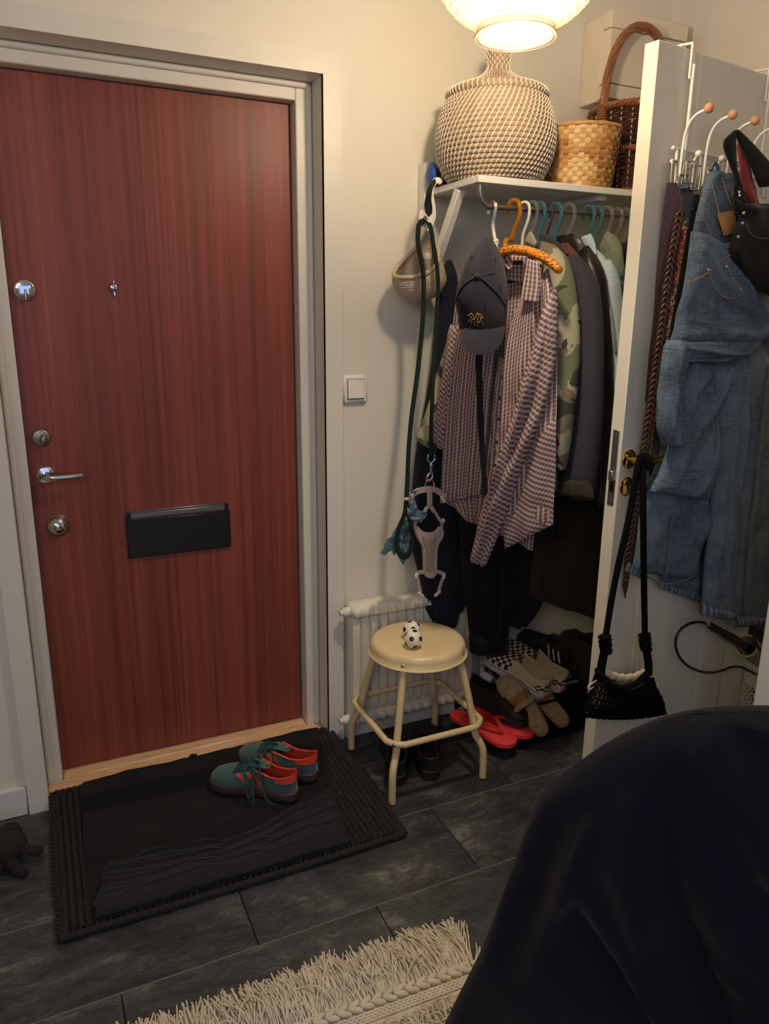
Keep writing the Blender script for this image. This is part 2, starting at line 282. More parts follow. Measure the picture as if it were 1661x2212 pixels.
class Mb:
    def __init__(s, M=None): s.v = []; s.f = []; s.uv = []; s.has = False; s.M = M; s.bx = False
    def add(s, vs, fs, uvs=None):
        b = len(s.v); s.v += [s.M @ V(p) if s.M else V(p) for p in vs]
        for i, f in enumerate(fs):
            s.f.append([b+k for k in f])
            if uvs: s.uv.append(uvs[i]); s.has = True
            else: s.uv.append([(0, 0)]*len(f))
        return s
    def box(s, c, d, bev=0.0, R=None, seg=1):
        bm = bmesh.new(); bmesh.ops.create_cube(bm, size=1); bmesh.ops.scale(bm, vec=V(d), verts=bm.verts)
        if bev: bmesh.ops.bevel(bm, geom=bm.edges[:], offset=bev, segments=seg, profile=.5, affect='EDGES')
        R = R or Matrix.Identity(3); c = V(c); bm.verts.index_update(); s.bx = True
        s.add([c + R @ v.co for v in bm.verts], [[v.index for v in f.verts] for f in bm.faces]); bm.free(); return s
    def b2(s, a, b, bev=0.0): a = V(a); b = V(b); return s.box((a+b)/2, [abs(x) for x in (b-a)], bev)
    def tube(s, path, r, n=8, closed=False, caps=True, flat=None):
        P = [V(p) for p in path]; m = len(P); rf = r if callable(r) else (lambda t: r); ring = []
        T = []
        for i in range(m):
            if closed: t = P[(i+1) % m]-P[i-1]
            else: t = P[min(i+1, m-1)]-P[max(i-1, 0)]
            T.append(t.normalized() if t.length > 1e-9 else V((0, 0, 1)))
        nn = T[0].orthogonal().normalized(); vs = []
        for i in range(m):
            if i: nn = (nn - T[i]*nn.dot(T[i]));  nn = nn.normalized() if nn.length > 1e-6 else T[i].orthogonal().normalized()
            bb = T[i].cross(nn); rr = rf(i/max(1, m-1))
            for k in range(n): a = 2*PI*k/n; vs.append(P[i] + (nn*math.cos(a) + bb*math.sin(a))*rr)
        fs = []
        for i in range(m if closed else m-1):
            j = (i+1) % m
            for k in range(n): k2 = (k+1) % n; fs.append([i*n+k, i*n+k2, j*n+k2, j*n+k])
        if caps and not closed: fs.append(list(range(n))[::-1]); fs.append([(m-1)*n+k for k in range(n)])
        return s.add(vs, fs)
    def strap(s, path, w, t, nrm, wf=None):                       # flat band along path; nrm = face direction (vector or function of i)
        P = [V(p) for p in path]; m = len(P); vs = []; uvs = []; L = [0]
        for i in range(1, m): L.append(L[-1] + (P[i]-P[i-1]).length)
        for i in range(m):
            T = (P[min(i+1, m-1)]-P[max(i-1, 0)]).normalized(); N = V(nrm(i)) if callable(nrm) else V(nrm)
            B = T.cross(N); B = B.normalized() if B.length > 1e-6 else T.orthogonal(); N = B.cross(T).normalized()
            ww = w*(wf(i/(m-1)) if wf else 1)
            for a, b in ((-.5, -.5), (-.5, .5), (.5, .5), (.5, -.5)): vs.append(P[i] + B*a*ww + N*b*t)
        fs = []; 
        for i in range(m-1):
            for k in range(4): k2 = (k+1) % 4; fs.append([i*4+k, (i+1)*4+k, (i+1)*4+k2, i*4+k2]); uvs.append([(0, L[i]), (0, L[i+1]), (w, L[i+1]), (w, L[i])])
        fs += [[0, 1, 2, 3], [(m-1)*4+k for k in (3, 2, 1, 0)]]; uvs += [[(0, 0)]*4]*2
        return s.add(vs, fs, uvs)
    def lathe(s, prof, n=32, c=(0, 0, 0), R=None, cap=True, rf=None):
        R = R or Matrix.Identity(3); c = V(c); vs = []; m = len(prof)
        for i, (r, z) in enumerate(prof):
            for k in range(n):
                a = 2*PI*k/n; rr = r*(rf(i, k) if rf else 1); vs.append(c + R @ V((rr*math.cos(a), rr*math.sin(a), z)))
        fs = [[i*n+k, i*n+(k+1) % n, (i+1)*n+(k+1) % n, (i+1)*n+k] for i in range(m-1) for k in range(n)]
        if cap:
            if prof[0][0] > 1e-5: fs.append(list(range(n))[::-1])
            if prof[-1][0] > 1e-5: fs.append([(m-1)*n+k for k in range(n)])
        return s.add(vs, fs)
    def sph(s, c, r, nu=14, nv=9, sc=(1, 1, 1), R=None):
        R = R or Matrix.Identity(3); c = V(c); vs = []
        for j in range(nv+1):
            th = PI*j/nv
            for i in range(nu):
                a = 2*PI*i/nu; vs.append(c + R @ V((r*sc[0]*math.sin(th)*math.cos(a), r*sc[1]*math.sin(th)*math.sin(a), r*sc[2]*math.cos(th))))
        return s.add(vs, [[j*nu+i, (j+1)*nu+i, (j+1)*nu+(i+1) % nu, j*nu+(i+1) % nu] for j in range(nv) for i in range(nu)])
    def grid(s, fn, nu, nv, cu=False, cv=False, uvf=None):
        mu = nu if cu else nu+1; mv = nv if cv else nv+1
        vs = [fn(i/nu, j/nv) for j in range(mv) for i in range(mu)]; fs = []; uvs = []
        for j in range(nv):
            for i in range(nu):
                i2 = (i+1) % mu; j2 = (j+1) % mv; fs.append([j*mu+i, j*mu+i2, j2*mu+i2, j2*mu+i])
                q = [(i/nu, j/nv), ((i+1)/nu, j/nv), ((i+1)/nu, (j+1)/nv), (i/nu, (j+1)/nv)]; uvs.append([uvf(*x) for x in q] if uvf else q)
        return s.add(vs, fs, uvs)
    def prism(s, poly, d, o=(0, 0, 0), ux=(1, 0, 0), uy=(0, 0, 1)):      # 2-D outline in the ux/uy plane, thickened by the vector d
        o = V(o); ux = V(ux); uy = V(uy); d = V(d); n = len(poly); a = [o + ux*p[0] + uy*p[1] for p in poly]
        vs = a + [p + d for p in a]
        return s.add(vs, [list(range(n))[::-1], list(range(n, 2*n))] + [[i, (i+1) % n, n+(i+1) % n, n+i] for i in range(n)])
    def build(s, name, m, parent=None, ang=0, kind=None, label=None, cat=None, group=None, base=True):
        if ang == 0: ang = 38 if s.bx else 63
        me = bpy.data.meshes.new(name)
        lo = V([min(p[i] for p in s.v) for i in range(3)]); hi = V([max(p[i] for p in s.v) for i in range(3)])
        o0 = V(((lo.x+hi.x)/2, (lo.y+hi.y)/2, lo.z if base else (lo.z+hi.z)/2))
        me.from_pydata([p - o0 for p in s.v], [], s.f)
        if s.has:
            u = me.uv_layers.new(name='UVMap'); k = 0
            fl = []
            for q in s.uv:
                for a in q: fl += [a[0], a[1]]
            u.data.foreach_set('uv', fl)
        if ang is not None:
            me.polygons.foreach_set('use_smooth', [True]*len(me.polygons)); me.set_sharp_from_angle(angle=math.radians(ang))
        me.materials.append(M[m] if isinstance(m, str) else m)
        o = bpy.data.objects.new(name, me); C.objects.link(o); WP[o] = o0
        if parent is not None: o.parent = parent; o.location = o0 - WP[parent]
        else: o.location = o0
        bm = bmesh.new(); bm.from_mesh(me); bmesh.ops.recalc_face_normals(bm, faces=bm.faces[:]); bm.to_mesh(me); bm.free()
        return setp(o, label, cat, group, kind)
def crv(pts, n, closed=False):                                            # Catmull-Rom through pts, resampled evenly
    P = [V(p) for p in pts]; m = len(P); D = []; S = 10
    for i in range(m if closed else m-1):
        if closed: p0, p1, p2, p3 = P[i-1], P[i], P[(i+1) % m], P[(i+2) % m]
        else: p1, p2 = P[i], P[i+1]; p0 = P[i-1] if i else p1*2-p2; p3 = P[i+2] if i+2 < m else p2*2-p1
        for k in range(S):
            t = k/S; D.append(.5*((2*p1) + (p2-p0)*t + (2*p0-5*p1+4*p2-p3)*t*t + (3*p1-p0-3*p2+p3)*t**3))
    D.append(P[0] if closed else P[-1]); L = [0]
    for i in range(1, len(D)): L.append(L[-1] + (D[i]-D[i-1]).length)
    out = []; k = 0; N = n if closed else n-1
    for j in range(n):
        t = L[-1]*j/max(1, N)
        while k < len(D)-2 and L[k+1] < t: k += 1
        h = L[k+1]-L[k]; out.append(D[k].lerp(D[k+1], (t-L[k])/h if h > 1e-9 else 0))
    return out
def sheet(mb, L, R, nrm, thick, nu=14, nv=20, folds=(), nz=(0, 0), prof=.5, bend=0.0, uvr=1.0, sc=1.0, rid=()):
    """a hanging piece of cloth between a left and a right edge: closed, with thickness, folds and wrinkles"""
    L = crv(L, nv+1); R = crv(R, nv+1); nrm = V(nrm); vs = []; fs = []; uvs = []; acc = [0]
    for j in range(1, nv+1): acc.append(acc[-1] + ((L[j]+R[j])/2-(L[j-1]+R[j-1])/2).length)
    Wm = sum((a-b).length for a, b in zip(L, R))/(nv+1); m = 2*nu
    for j in range(nv+1):
        v = j/nv
        for q in range(m):
            i = q if q <= nu else m-q; t = i/nu; p = L[j].lerp(R[j], t); e = (max(0, 1-(2*t-1)**2))**prof
            f = sum(a*math.sin(2*PI*(fr*t + dr*v) + ph) for fr, dr, a, ph in folds)*min(1, .35+v)
            for u0, v0, u1, v1, wd, am in rid:
                dx, dy = u1-u0, v1-v0; k = max(0, min(1, ((t-u0)*dx+(v-v0)*dy)/(dx*dx+dy*dy))); dd = math.hypot(t-u0-dx*k, v-v0-dy*k)
                if dd < 3*wd: f += am*math.exp(-(dd/wd)**2)*(.35+.65*math.sin(PI*min(1, max(0, .1+.8*k))))
            if nz[1]: f += nz[1]*(noise.noise(p*nz[0]) + .5*noise.noise(p*nz[0]*2.3))
            e2 = e*thick/2*(1-.6*max(0, (.06-v)/.06) - .3*max(0, (v-.97)/.03))
            p = p + nrm*((e2 + f*min(1, 3*e)) if q <= nu and 0 < i < nu else (-e2 + .7*f*min(1, 3*e))) + nrm*(-bend*(2*t-1)**2)
            vs.append(p)
    for j in range(nv):
        for q in range(m):
            q2 = (q+1) % m; fs.append([j*m+q, j*m+q2, (j+1)*m+q2, (j+1)*m+q]); a, b = q/nu*Wm*sc, (q+1)/nu*Wm*sc; uvs.append([(a, acc[j]*sc), (b, acc[j]*sc), (b, acc[j+1]*sc), (a, acc[j+1]*sc)])
    fs += [list(range(m))[::-1], [nv*m+k for k in range(m)]]; uvs += [[(0, 0)]*m]*2
    return mb.add(vs, fs, uvs)
def px(pl, pts, off=0.0): return [pl(a, b, off) for a, b in pts]
def text_mb(txt, size, o, ux, uy, depth=.001, mb=None):
    cu = bpy.data.curves.new('t', 'FONT'); cu.body = txt; cu.size = size; cu.extrude = depth; cu.align_x = 'CENTER'; cu.align_y = 'CENTER'; cu.resolution_u = 2
    ob = bpy.data.objects.new('t', cu); C.objects.link(ob); me = bpy.data.meshes.new_from_object(ob.evaluated_get(bpy.context.evaluated_depsgraph_get()))
    ux = V(ux).normalized(); uy = V(uy).normalized(); uz = ux.cross(uy); o = V(o); mb = mb or Mb()
    mb.add([o + ux*v.co.x + uy*v.co.y + uz*v.co.z for v in me.vertices], [list(p.vertices) for p in me.polygons])
    bpy.data.objects.remove(ob); bpy.data.curves.remove(cu); bpy.data.meshes.remove(me); return mb
def frame(xdir, zdir, o):
    x = V(xdir).normalized(); z = V(zdir); z = (z - x*z.dot(x)).normalized(); y = z.cross(x)
    return Matrix(((x.x, y.x, z.x, o[0]), (x.y, y.y, z.y, o[1]), (x.z, y.z, z.z, o[2]), (0, 0, 0, 1)))
def rz(a): return Matrix.Rotation(math.radians(a), 3, 'Z')
def ax(d):                                                                   # rotation taking +Z to d
    return V((0, 0, 1)).rotation_difference(V(d).normalized()).to_matrix()

# ------------------------------------------------------------------ the room
YW = 2.165                                     # wall with the front door
CEIL = 2.62
fl = Mb().b2((-2.6, -1.7, -.06), (3.4, 2.33, -.004)).build('floor', 'groutd', ang=None, kind='structure')
TW, TL = .2817, .605
y = 1.4157 - TW*11; row = -11
gr = Mb()
while y < 2.16:
    off = (.350 if row % 2 == 0 else .044) - TL*5
    xx = off
    while xx < 3.2:
        a, b = max(xx, -2.5), min(xx+TL, 3.3); y0, y1 = max(y, -1.6), min(y+TW, 2.30)
        if b-a > .02 and y1-y0 > .02:
            Mb().b2((a+.0012, y0+.0016, -.004), (b-.0012, y1-.0016, 0), .0011).build('tile', 'slate', fl, ang=None)
        xx += TL
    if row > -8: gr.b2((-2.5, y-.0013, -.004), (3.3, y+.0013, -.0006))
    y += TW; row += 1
gr.build('bevel_glint', 'grout', fl, ang=None)  # pale strips paint in the light caught by the long tile bevels
DX0, DX1, DZ = -.0787, .805, 2.062              # clear opening of the front door casing
w = Mb()
w.b2((-2.6, YW, 0), (DX0-.01, YW+.17, CEIL)).b2((DX1+.01, YW, 0), (2.2, YW+.17, CEIL)).b2((DX0-.01, YW, DZ+.01), (DX1+.01, YW+.17, CEIL))
w.build('wall_back', 'wall', ang=None, kind='structure')
Mb().b2((-2.6, -1.7, CEIL), (3.4, 2.35, CEIL+.08)).build('ceiling', 'ceil', ang=None, kind='structure')
Mb().b2((-2.7, -1.7, 0), (-2.6, 2.35, CEIL)).build('wall_left', 'wall', ang=None, kind='structure')
Mb().b2((-2.6, -1.8, 0), (3.4, -1.7, CEIL)).build('wall_front', 'wall', ang=None, kind='structure')
wr = Mb(); wr.b2((2.045, 1.63, 0), (2.145, YW, CEIL)).b2((2.045, 1.16, 2.10), (2.145, 1.63, CEIL))
wr.build('wall_right', 'wallr', ang=None, kind='structure')
nr = Mb(); nr.b2((1.80, -1.7, 0), (3.35, 1.16, CEIL)); nr.build('wall_right_near', 'wallr', ang=None, kind='structure')
# white casing on the near side of the side doorway
tq = thing('trim_1', 'white casing edge at the right side of the side doorway', 'door casing', (1.74, 1.24, 0), kind='structure')
Mb().b2((1.748, 1.16, 0), (1.805, 1.285, 2.10), .006).build('casing_post', 'trimw', tq)
Mb().b2((3.30, 1.16, 0), (3.40, 2.30, CEIL)).b2((2.145, 2.20, 0), (3.40, 2.30, CEIL)).build('wall_far_room', 'wallr', ang=None, kind='structure')
Mb().b2((.868, YW-.014, 0), (2.045, YW, .075), .003).build('baseboard_back', 'skirt', kind='structure')
Mb().b2((-2.6, YW-.016, 0), (-.134, YW, .092), .004).build('baseboard_left', 'skirt', kind='structure')

# ------------------------------------------------------------------ front door
d1 = thing('door_1', 'reddish mahogany front door in a white frame with chrome locks', 'door', (.36, 2.29, 0), kind='structure')
def casing(p0, p1, wx):                         # mitred flat board
    pass
a = Mb(); yf = 2.149
o0, o1, ot = -.132, .859, 2.117
for poly in ([(o0, 0), (DX0, 0), (DX0, DZ), (o0, ot)], [(DX1, 0), (o1, 0), (o1, ot), (DX1, DZ)], [(DX0, DZ), (DX1, DZ), (o1, ot), (o0, ot)]):
    Mb().prism(poly, (0, .016, 0), (0, yf, 0)).build('architrave', 'trimw', d1, ang=20)
YJ = 2.240
Mb().b2((DX1, yf+.004, 0), (DX1+.012, YJ+.1, DZ)).build('jamb', 'trimw', d1); Mb().b2((DX0-.012, yf+.004, 0), (DX0, YJ+.1, DZ)).build('jamb', 'trimw', d1)
Mb().b2((DX0-.012, yf+.004, DZ), (DX1+.012, YJ+.1, DZ+.012)).build('jamb', 'trimw', d1)
FX0, FX1, FZ = -.034, .758, 2.013
for nm, A, B in (('frame_bead', 0, .018), ('door_frame', .018, None)):
    if nm == 'frame_bead':
        bd = Mb(); yb = YJ
        bd.tube([(DX1-.009, YJ+.006, .03), (DX1-.009, YJ+.006, DZ-.009)], .0085, 8).tube([(DX0+.009, YJ+.006, .03), (DX0+.009, YJ+.006, DZ-.009)], .0085, 8).tube([(DX0+.009, YJ+.006, DZ-.009), (DX1-.009, YJ+.006, DZ-.009)], .0085, 8)
        bd.build('frame_bead', 'trimw', d1)
    else:
        yb = YJ+.01
        Mb().b2((FX1, yb, .02), (DX1, yb+.09, DZ), .003).build('door_frame', 'trimw', d1); Mb().b2((DX0, yb, .02), (FX0, yb+.09, DZ), .003).build('door_frame', 'trimw', d1)
        Mb().b2((FX0, yb, FZ), (FX1, yb+.09, DZ), .003).build('door_frame', 'trimw', d1)
YD = 2.292
Mb().b2((FX0+.001, YD, .036), (FX1-.006, YD+.045, FZ-.003), .001).build('door_leaf', 'door', d1)
Mb().b2((FX0, YD-.004, .006), (FX1, YD+.05, .031)).b2((FX0, YJ+.008, .004), (FX1, YD-.004, .034), .006).build('threshold', 'oak', d1)
Mb().b2((DX0, 2.10, .002), (DX1, YJ+.01, .028), .004).build('threshold', 'oak', d1)
for x_, y_ in ((.10, 2.18), (.66, 2.19), (.30, 2.165)): Mb().lathe([(.004, .0282), (.004, .0288), (0, .0288)], 10, (x_, y_, 0)).build('screw', 'darksteel', d1)
RY = Matrix.Rotation(PI/2, 3, 'X')               # +Z -> -Y (towards the hall)
def rosette(c, r, h, m='chrome', nm='rosette', par=d1, dome=False):
    p = [(r, 0), (r, h*.5), (r*.93, h*.85), (r*.8, h), (0, h*1.02)]
    if dome: p = [(r*1.0, 0)] + [(r*math.cos(a*PI/14), h*math.sin(a*PI/14)) for a in range(0, 8)]
    return Mb().lathe(p, 28, c, RY).build(nm, m, par, 50)
rosette((.006, YD, 1.480), .028, .010, 'chrome', 'top_lock')
t_ = Mb(); t_.lathe([(.0045, .0), (.0045, .002), (0, .002)], 10, (-.007, YD-.010, 1.488), RY).lathe([(.0045, .0), (.0045, .002), (0, .002)], 10, (.017, YD-.010, 1.488), RY); t_.box((.007, YD-.016, 1.468), (.007, .014, .03), .003).build('lock_turn', 'chrome', d1)
rosette((.231, YD, 1.491), .0105, .007, 'chrome', 'peephole'); Mb().box((.232, YD-.004, 1.475), (.005, .006, .012), .001).box((.232, YD-.004, 1.506), (.004, .005, .008), .001).build('peephole_cover', 'chrome', d1)
rosette((.007, YD, 1.084), .025, .011, 'steel', 'middle_lock'); Mb().sph((.012, YD-.014, 1.079), .012, 12, 8, (.8, 1, 1.3)).build('lock_turn', 'steel', d1)
rosette((.009, YD, .977), .026, .009, 'chrome', 'handle_rosette')
lv = [(.009, YD-.005, .977), (.009, YD-.035, .977), (.016, YD-.048, .977), (.035, YD-.052, .977), (.07, YD-.052, .977), (.103, YD-.050, .978)]
Mb().tube(crv(lv, 22), lambda t: .0105 - .003*t, 12).build('lever_handle', 'chrome', d1)
rosette((.026, YD, .826), .031, .030, 'chrome', 'round_knob', dome=True); rosette((.026, YD, .826), .033, .007, 'steel', 'knob_rosette')
Mb().b2((.217, YD-.004, .703), (.521, YD+.002, .848), .002).build('letter_plate', 'darksteel', d1)
Mb().b2((.212, YD-.012, .703), (.526, YD-.003, .822), .003).build('letter_flap', 'slot', d1)
Mb().b2((.226, YD-.011, .826), (.512, YD-.004, .842), .002).build('letter_slot_bar', 'steel', d1)
for x_ in (.2205, .5165): Mb().b2((x_-.006, YD-.012, .815), (x_+.006, YD-.003, .846), .002).build('flap_hinge', 'slot', d1)

# ------------------------------------------------------------------ light switch
t = thing('light_switch', 'white square rocker light switch on the wall right of the front door', 'light switch', (.902, YW, 1.157))
Mb().b2((.862, YW-.014, 1.160), (.943, YW, 1.245), .006).build('cover_plate', 'plastic', t)
Mb().b2((.874, YW-.0152, 1.172), (.931, YW-.012, 1.234)).build('recess', 'line', t)
Mb().box((.9025, YW-.0165, 1.2035), (.053, .007, .057), .0012, Matrix.Rotation(math.radians(-3), 3, 'X')).build('rocker', 'plastic', t)
mk = Mb()
for k, w_ in enumerate((.0012, .0008, .0022, .0014)): mk.box((.922 + k*.0024, YW-.0146, 1.1675), (w_, .0004, .0012))
mk.build('printed_mark', 'line', t)

# ------------------------------------------------------------------ fuse box
t = thing('fuse_box', 'pale plastic fuse box cabinet high on the wall behind the willow basket', 'fuse box', (1.84, YW, 2.08))
Mb().b2((1.69, 2.075, 2.078), (1.995, YW, 2.318), .003).build('back_box', 'elbox', t)
Mb().b2((1.689, 2.035, 2.273), (1.996, 2.075, 2.320), .002).build('cover', 'elbox', t)
Mb().b2((1.689, 2.035, 2.122), (1.996, 2.075, 2.2705), .002).build('hinged_lid', 'elbox', t)
Mb().b2((1.689, 2.035, 2.080), (1.996, 2.075, 2.1195), .002).build('cover', 'elbox', t)

# ------------------------------------------------------------------ radiator
t = thing('radiator', 'low white ribbed panel radiator under the light switch, behind the stool', 'radiator', (1.10, 2.10, .05))
x0, x1, z0, z1, yr = .866, 1.335, .115, .470, 2.102
N = 14; pf = []
for k in range(N):
    a = x0 + (x1-x0)*k/N; s = (x1-x0)/N
    pf += [(a, 0), (a+s*.12, .011), (a+s*.80, .011), (a+s*.92, 0)]
pf.append((x1, 0))
def rf_(u, v):
    k = min(len(pf)-1, int(round(u*(len(pf)-1)))); e = min(v, 1-v)*18; return V((pf[k][0], yr - pf[k][1]*min(1, e), z0 + (z1-z0)*v))
g = Mb().grid(rf_, len(pf)-1, 24); g.b2((x0, yr, z0), (x1, yr+.035, z1)); g.build('ribbed_panel', 'rad', t, 30)
tp = Mb(); tp.b2((x0-.004, yr-.022, .468), (x1+.004, yr+.056, .512), .012)
for k in range(N): tp.box((x0+(x1-x0)*(k+.46)/N, yr-.016, .487), (.024, .016, .030), .006)
tp.build('top_grille', 'rad', t, 50)
bt = Mb(); bt.b2((x0-.004, yr-.014, .078), (x1+.004, yr+.05, .118), .012)
for k in range(N): bt.box((x0+(x1-x0)*(k+.46)/N, yr-.012, .098), (.026, .014, .030), .006)
bt.build('bottom_rail', 'rad', t, 50)
Mb().lathe([(.016, 0), (.016, .02), (.009, .024), (.009, .034), (0, .034)], 14, (x0-.002, yr+.01, .488), Matrix.Rotation(-PI/2, 3, 'Y')).build('bleed_valve', 'rad', t)
Mb().lathe([(.017, 0), (.017, .022), (.010, .026), (.010, .036), (0, .036)], 14, (x0-.002, yr+.01, .096), Matrix.Rotation(-PI/2, 3, 'Y')).build('end_plug', 'rad', t)
vv = Mb().tube([(x1, yr+.01, .10), (x1+.05, yr+.01, .10), (x1+.05, yr+.01, .19)], .009, 10).lathe([(.016, 0), (.017, .03), (.014, .045), (0, .046)], 14, (x1+.05, yr+.005, .16), ax((.5, -1, -.25)))
vv.build('thermostat_valve', 'rad', t)
Mb().tube([(x1+.05, yr+.01, .3), (x1+.05, yr+.01, .2)], .008, 10).lathe([(.018, 0), (.022, .03), (.016, .07), (0, .072)], 14, (x1+.055, yr, .29), ax((0, -.2, 1))).build('pipe', 'rad', t)

# ------------------------------------------------------------------ pendant lamp
t = thing('pendant_lamp', 'lit round pressed-glass pendant lamp hanging at the top of the picture', 'lamp', (BULB.x, BULB.y, 1.96))
LZ = 1.978
pr = [(.079, LZ), (.077, LZ+.012), (.086, LZ+.020), (.112, LZ+.034), (.136, LZ+.054), (.153, LZ+.078), (.165, LZ+.105), (.171, LZ+.14), (.170, LZ+.175), (.160, LZ+.21), (.145, LZ+.24), (.11, LZ+.262), (.07, LZ+.275), (.035, LZ+.28)]
pp = crv([(a, b, 0) for a, b in pr], 88); pf = [(p.x, p.y) for p in pp]
NS = 176
def lump(i, k): return 1 + .022*math.cos(PI*(k+i)/4)*math.cos(PI*(k-i)/4)*(1 if 7 < i < 84 else 0)
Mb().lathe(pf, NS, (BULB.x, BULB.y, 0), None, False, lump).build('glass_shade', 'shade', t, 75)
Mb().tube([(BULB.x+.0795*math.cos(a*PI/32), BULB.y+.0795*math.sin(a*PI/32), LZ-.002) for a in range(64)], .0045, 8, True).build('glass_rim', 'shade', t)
ms = 4*PI*.038**2
em = emit('bulb_glow', BULB_COL, BULB_POWER/(ms*PI))
Mb().sph(BULB, .038, 24, 16).build('bulb', em, t)
Mb().lathe([(.020, 0), (.022, .03), (.022, .09), (.012, .10), (0, .10)], 18, (BULB.x, BULB.y, BULB.z+.036)).build('lamp_holder', 'plastic', t)
Mb().tube([(BULB.x, BULB.y, BULB.z+.13), (BULB.x, BULB.y, CEIL)], .003, 6).build('cord', 'plastic', t)
Mb().lathe([(.05, 0), (.045, -.025), (.01, -.05), (0, -.05)], 24, (BULB.x, BULB.y, CEIL)).build('ceiling_cup', 'plastic', t)

# ------------------------------------------------------------------ wall shelf with clothes rod
t = thing('wall_shelf', 'white slatted wall shelf with a steel clothes rod carrying the baskets', 'shelf', (1.55, 2.0, 1.1))
SX0, SX1, SYF, SZ = 1.127, 2.02, 1.845, 1.788
Mb().b2((SX0, SYF, SZ-.018), (SX1, SYF+.022, SZ), .0015).build('front_rail', 'shelf', t)
Mb().b2((SX0, SYF+.0225, SZ-.018), (SX0+.024, YW-.045, SZ), .0015).build('side_rail', 'shelf', t)
for k in range(6): Mb().b2((SX0+.0245, SYF+.030+k*.045, SZ-.016), (SX1, SYF+.064+k*.045, SZ-.001), .001).build('slat', 'shelf', t)
for xx in (1.55,): Mb().b2((xx, SYF+.0225, SZ-.032), (xx+.03, YW-.003, SZ-.0165), .001).build('cross_rail', 'shelf', t)
for xx in (SX0-.0165, 1.975): Mb().b2((xx, YW-.044, 1.485), (xx+.026, YW-.004, 1.86), .002).build('wall_upright', 'shelf', t)
pA, pB = V((SX0+.012, SYF+.115, SZ-.020)), V((SX0+.010, YW-.046, 1.53))
d = pB - pA; Rm = Matrix((V((1, 0, 0)), d.normalized().cross(V((1, 0, 0))), d.normalized())).transposed()
Mb().box((pA+pB)/2, (.022, .028, d.length), .0015, Rm).build('diagonal_brace', 'shelf', t)
YR, ZR = 1.86, 1.714
rod = crv([(1.142, YR, SZ-.018), (1.142, YR, 1.752), (1.150, YR, 1.727), (1.172, YR, ZR+.001), (1.20, YR, ZR), (1.6, YR, ZR+.004), (2.0, YR, ZR+.008)], 60)
Mb().tube(rod, .0068, 12).build('clothes_rod', 'steel', t)

# ------------------------------------------------------------------ lidded seagrass basket
bc = V((1.254, 1.972, SZ)); 
t = thing('seagrass_basket', 'large round lidded seagrass basket with white stitching on the shelf', 'basket', bc)
prof = [(.122, .002), (.134, .016), (.147, .04), (.157, .07), (.161, .10), (.159, .135), (.151, .168), (.139, .196), (.129, .212)]
pp = crv([(a, b, 0) for a, b in prof], 19)
st = Mb()
for i, p in enumerate(pp):
    r, z = p.x, p.y; co = Mb()
    co.tube([bc + V((r*math.cos(2*PI*k/64), r*math.sin(2*PI*k/64), z + .0075)) for k in range(64)], .0082, 7, True).build('coil', 'jute', t)
    n_ = 66
    for k in range(n_):
        a = 2*PI*(k + .40*i)/n_; da = .012/r*.62; P = []
        for q in range(5): w_ = -.55 + .275*q; aa = a + da*w_*.9; rr = r + .0088*math.cos(w_*1.25); P.append(bc + V((rr*math.cos(aa), rr*math.sin(aa), z + .0075 + .0092*math.sin(w_*1.2))))
        st.tube(P, .0017, 4, caps=False)
st.build('stitching', 'stitch', t, kind='stuff')
lidp = [(.130, .219), (.139, .222), (.142, .232), (.134, .241), (.108, .251), (.08, .262), (.055, .274), (.037, .287), (.029, .300), (.0285, .310), (.032, .324), (.033, .338), (.030, .350), (.020, .357), (0, .359)]
lo_ = Mb().lathe(lidp, 56, bc, None, False).build('lid', 'jute', t, 60)
lid = lo_
lt = Mb(); pl_ = crv([(a, b, 0) for a, b in lidp[1:-2]], 26)
for i, p in enumerate(pl_[:-1]):
    n_ = max(14, int(2*PI*p.x/.0145)); q = pl_[i+1]
    for k in range(n_):
        a = 2*PI*(k+.5*(i % 2))/n_; u = V((math.cos(a), math.sin(a), 0)); c0 = bc + u*(p.x+.001) + V((0, 0, p.y+.001)); c1 = bc + u*(q.x+.001) + V((0, 0, q.y+.001))
        lt.tube([c0, c0.lerp(c1, .5) + u*.001, c1], .0016, 4, caps=False)
lo2 = lt.build('lid_stitching', 'stitch', lid, kind='stuff')

# ------------------------------------------------------------------ bamboo basket
bc = V((1.531, 1.94, SZ))
t = thing('bamboo_basket', 'golden woven bamboo basket without lid between the two bigger baskets', 'basket', bc)
rr0, rr1, hh = .091, .109, .158
nC, nR = 44, 13
mbs = {1: Mb(), 2: Mb(), 3: Mb(), 4: Mb()}
for j in range(nR):
    for i in range(nC):
        out = (i + j) % 2 == 0
        a0, a1 = 2*PI*i/nC, 2*PI*(i+1)/nC; za, zb = hh*j/nR, hh*(j+1)/nR
        ra, rb = rr0+(rr1-rr0)*j/nR, rr0+(rr1-rr0)*(j+1)/nR
        dz = abs((i % 11)-5.5) + abs(((j*1.3+2) % 11)-5.5); k = 1 if dz < 5.0 else (3 if rnd.random() < .25 else 2)
        if not out: k = 2 if rnd.random() < .6 else k
        def pt(a, r, z, d): return bc + V(((r+d)*math.cos(a), (r+d)*math.sin(a), z))
        if out: g = lambda u, v: pt(a0 + (a1-a0)*(u*1.06-.03), ra+(rb-ra)*v, max(.001, za + (zb-za)*(v*1.5-.25)), .0006 + .0042*math.sin(PI*min(1, max(0, v)))**.6)
        else: g = lambda u, v: pt(a0 + (a1-a0)*(u*1.5-.25), ra+(rb-ra)*v, za + (zb-za)*(v*.84+.08), .0004 + .0012*math.sin(PI*v))
        mbs[k].grid(g, 2, 4)
Mb().lathe([(rr0-.004, .002), (rr1-.004, hh), (rr1-.006, hh), (rr0-.006, .006), (0, .006)], 44, bc, None, False).build('inner_wall', 'bam3', t)
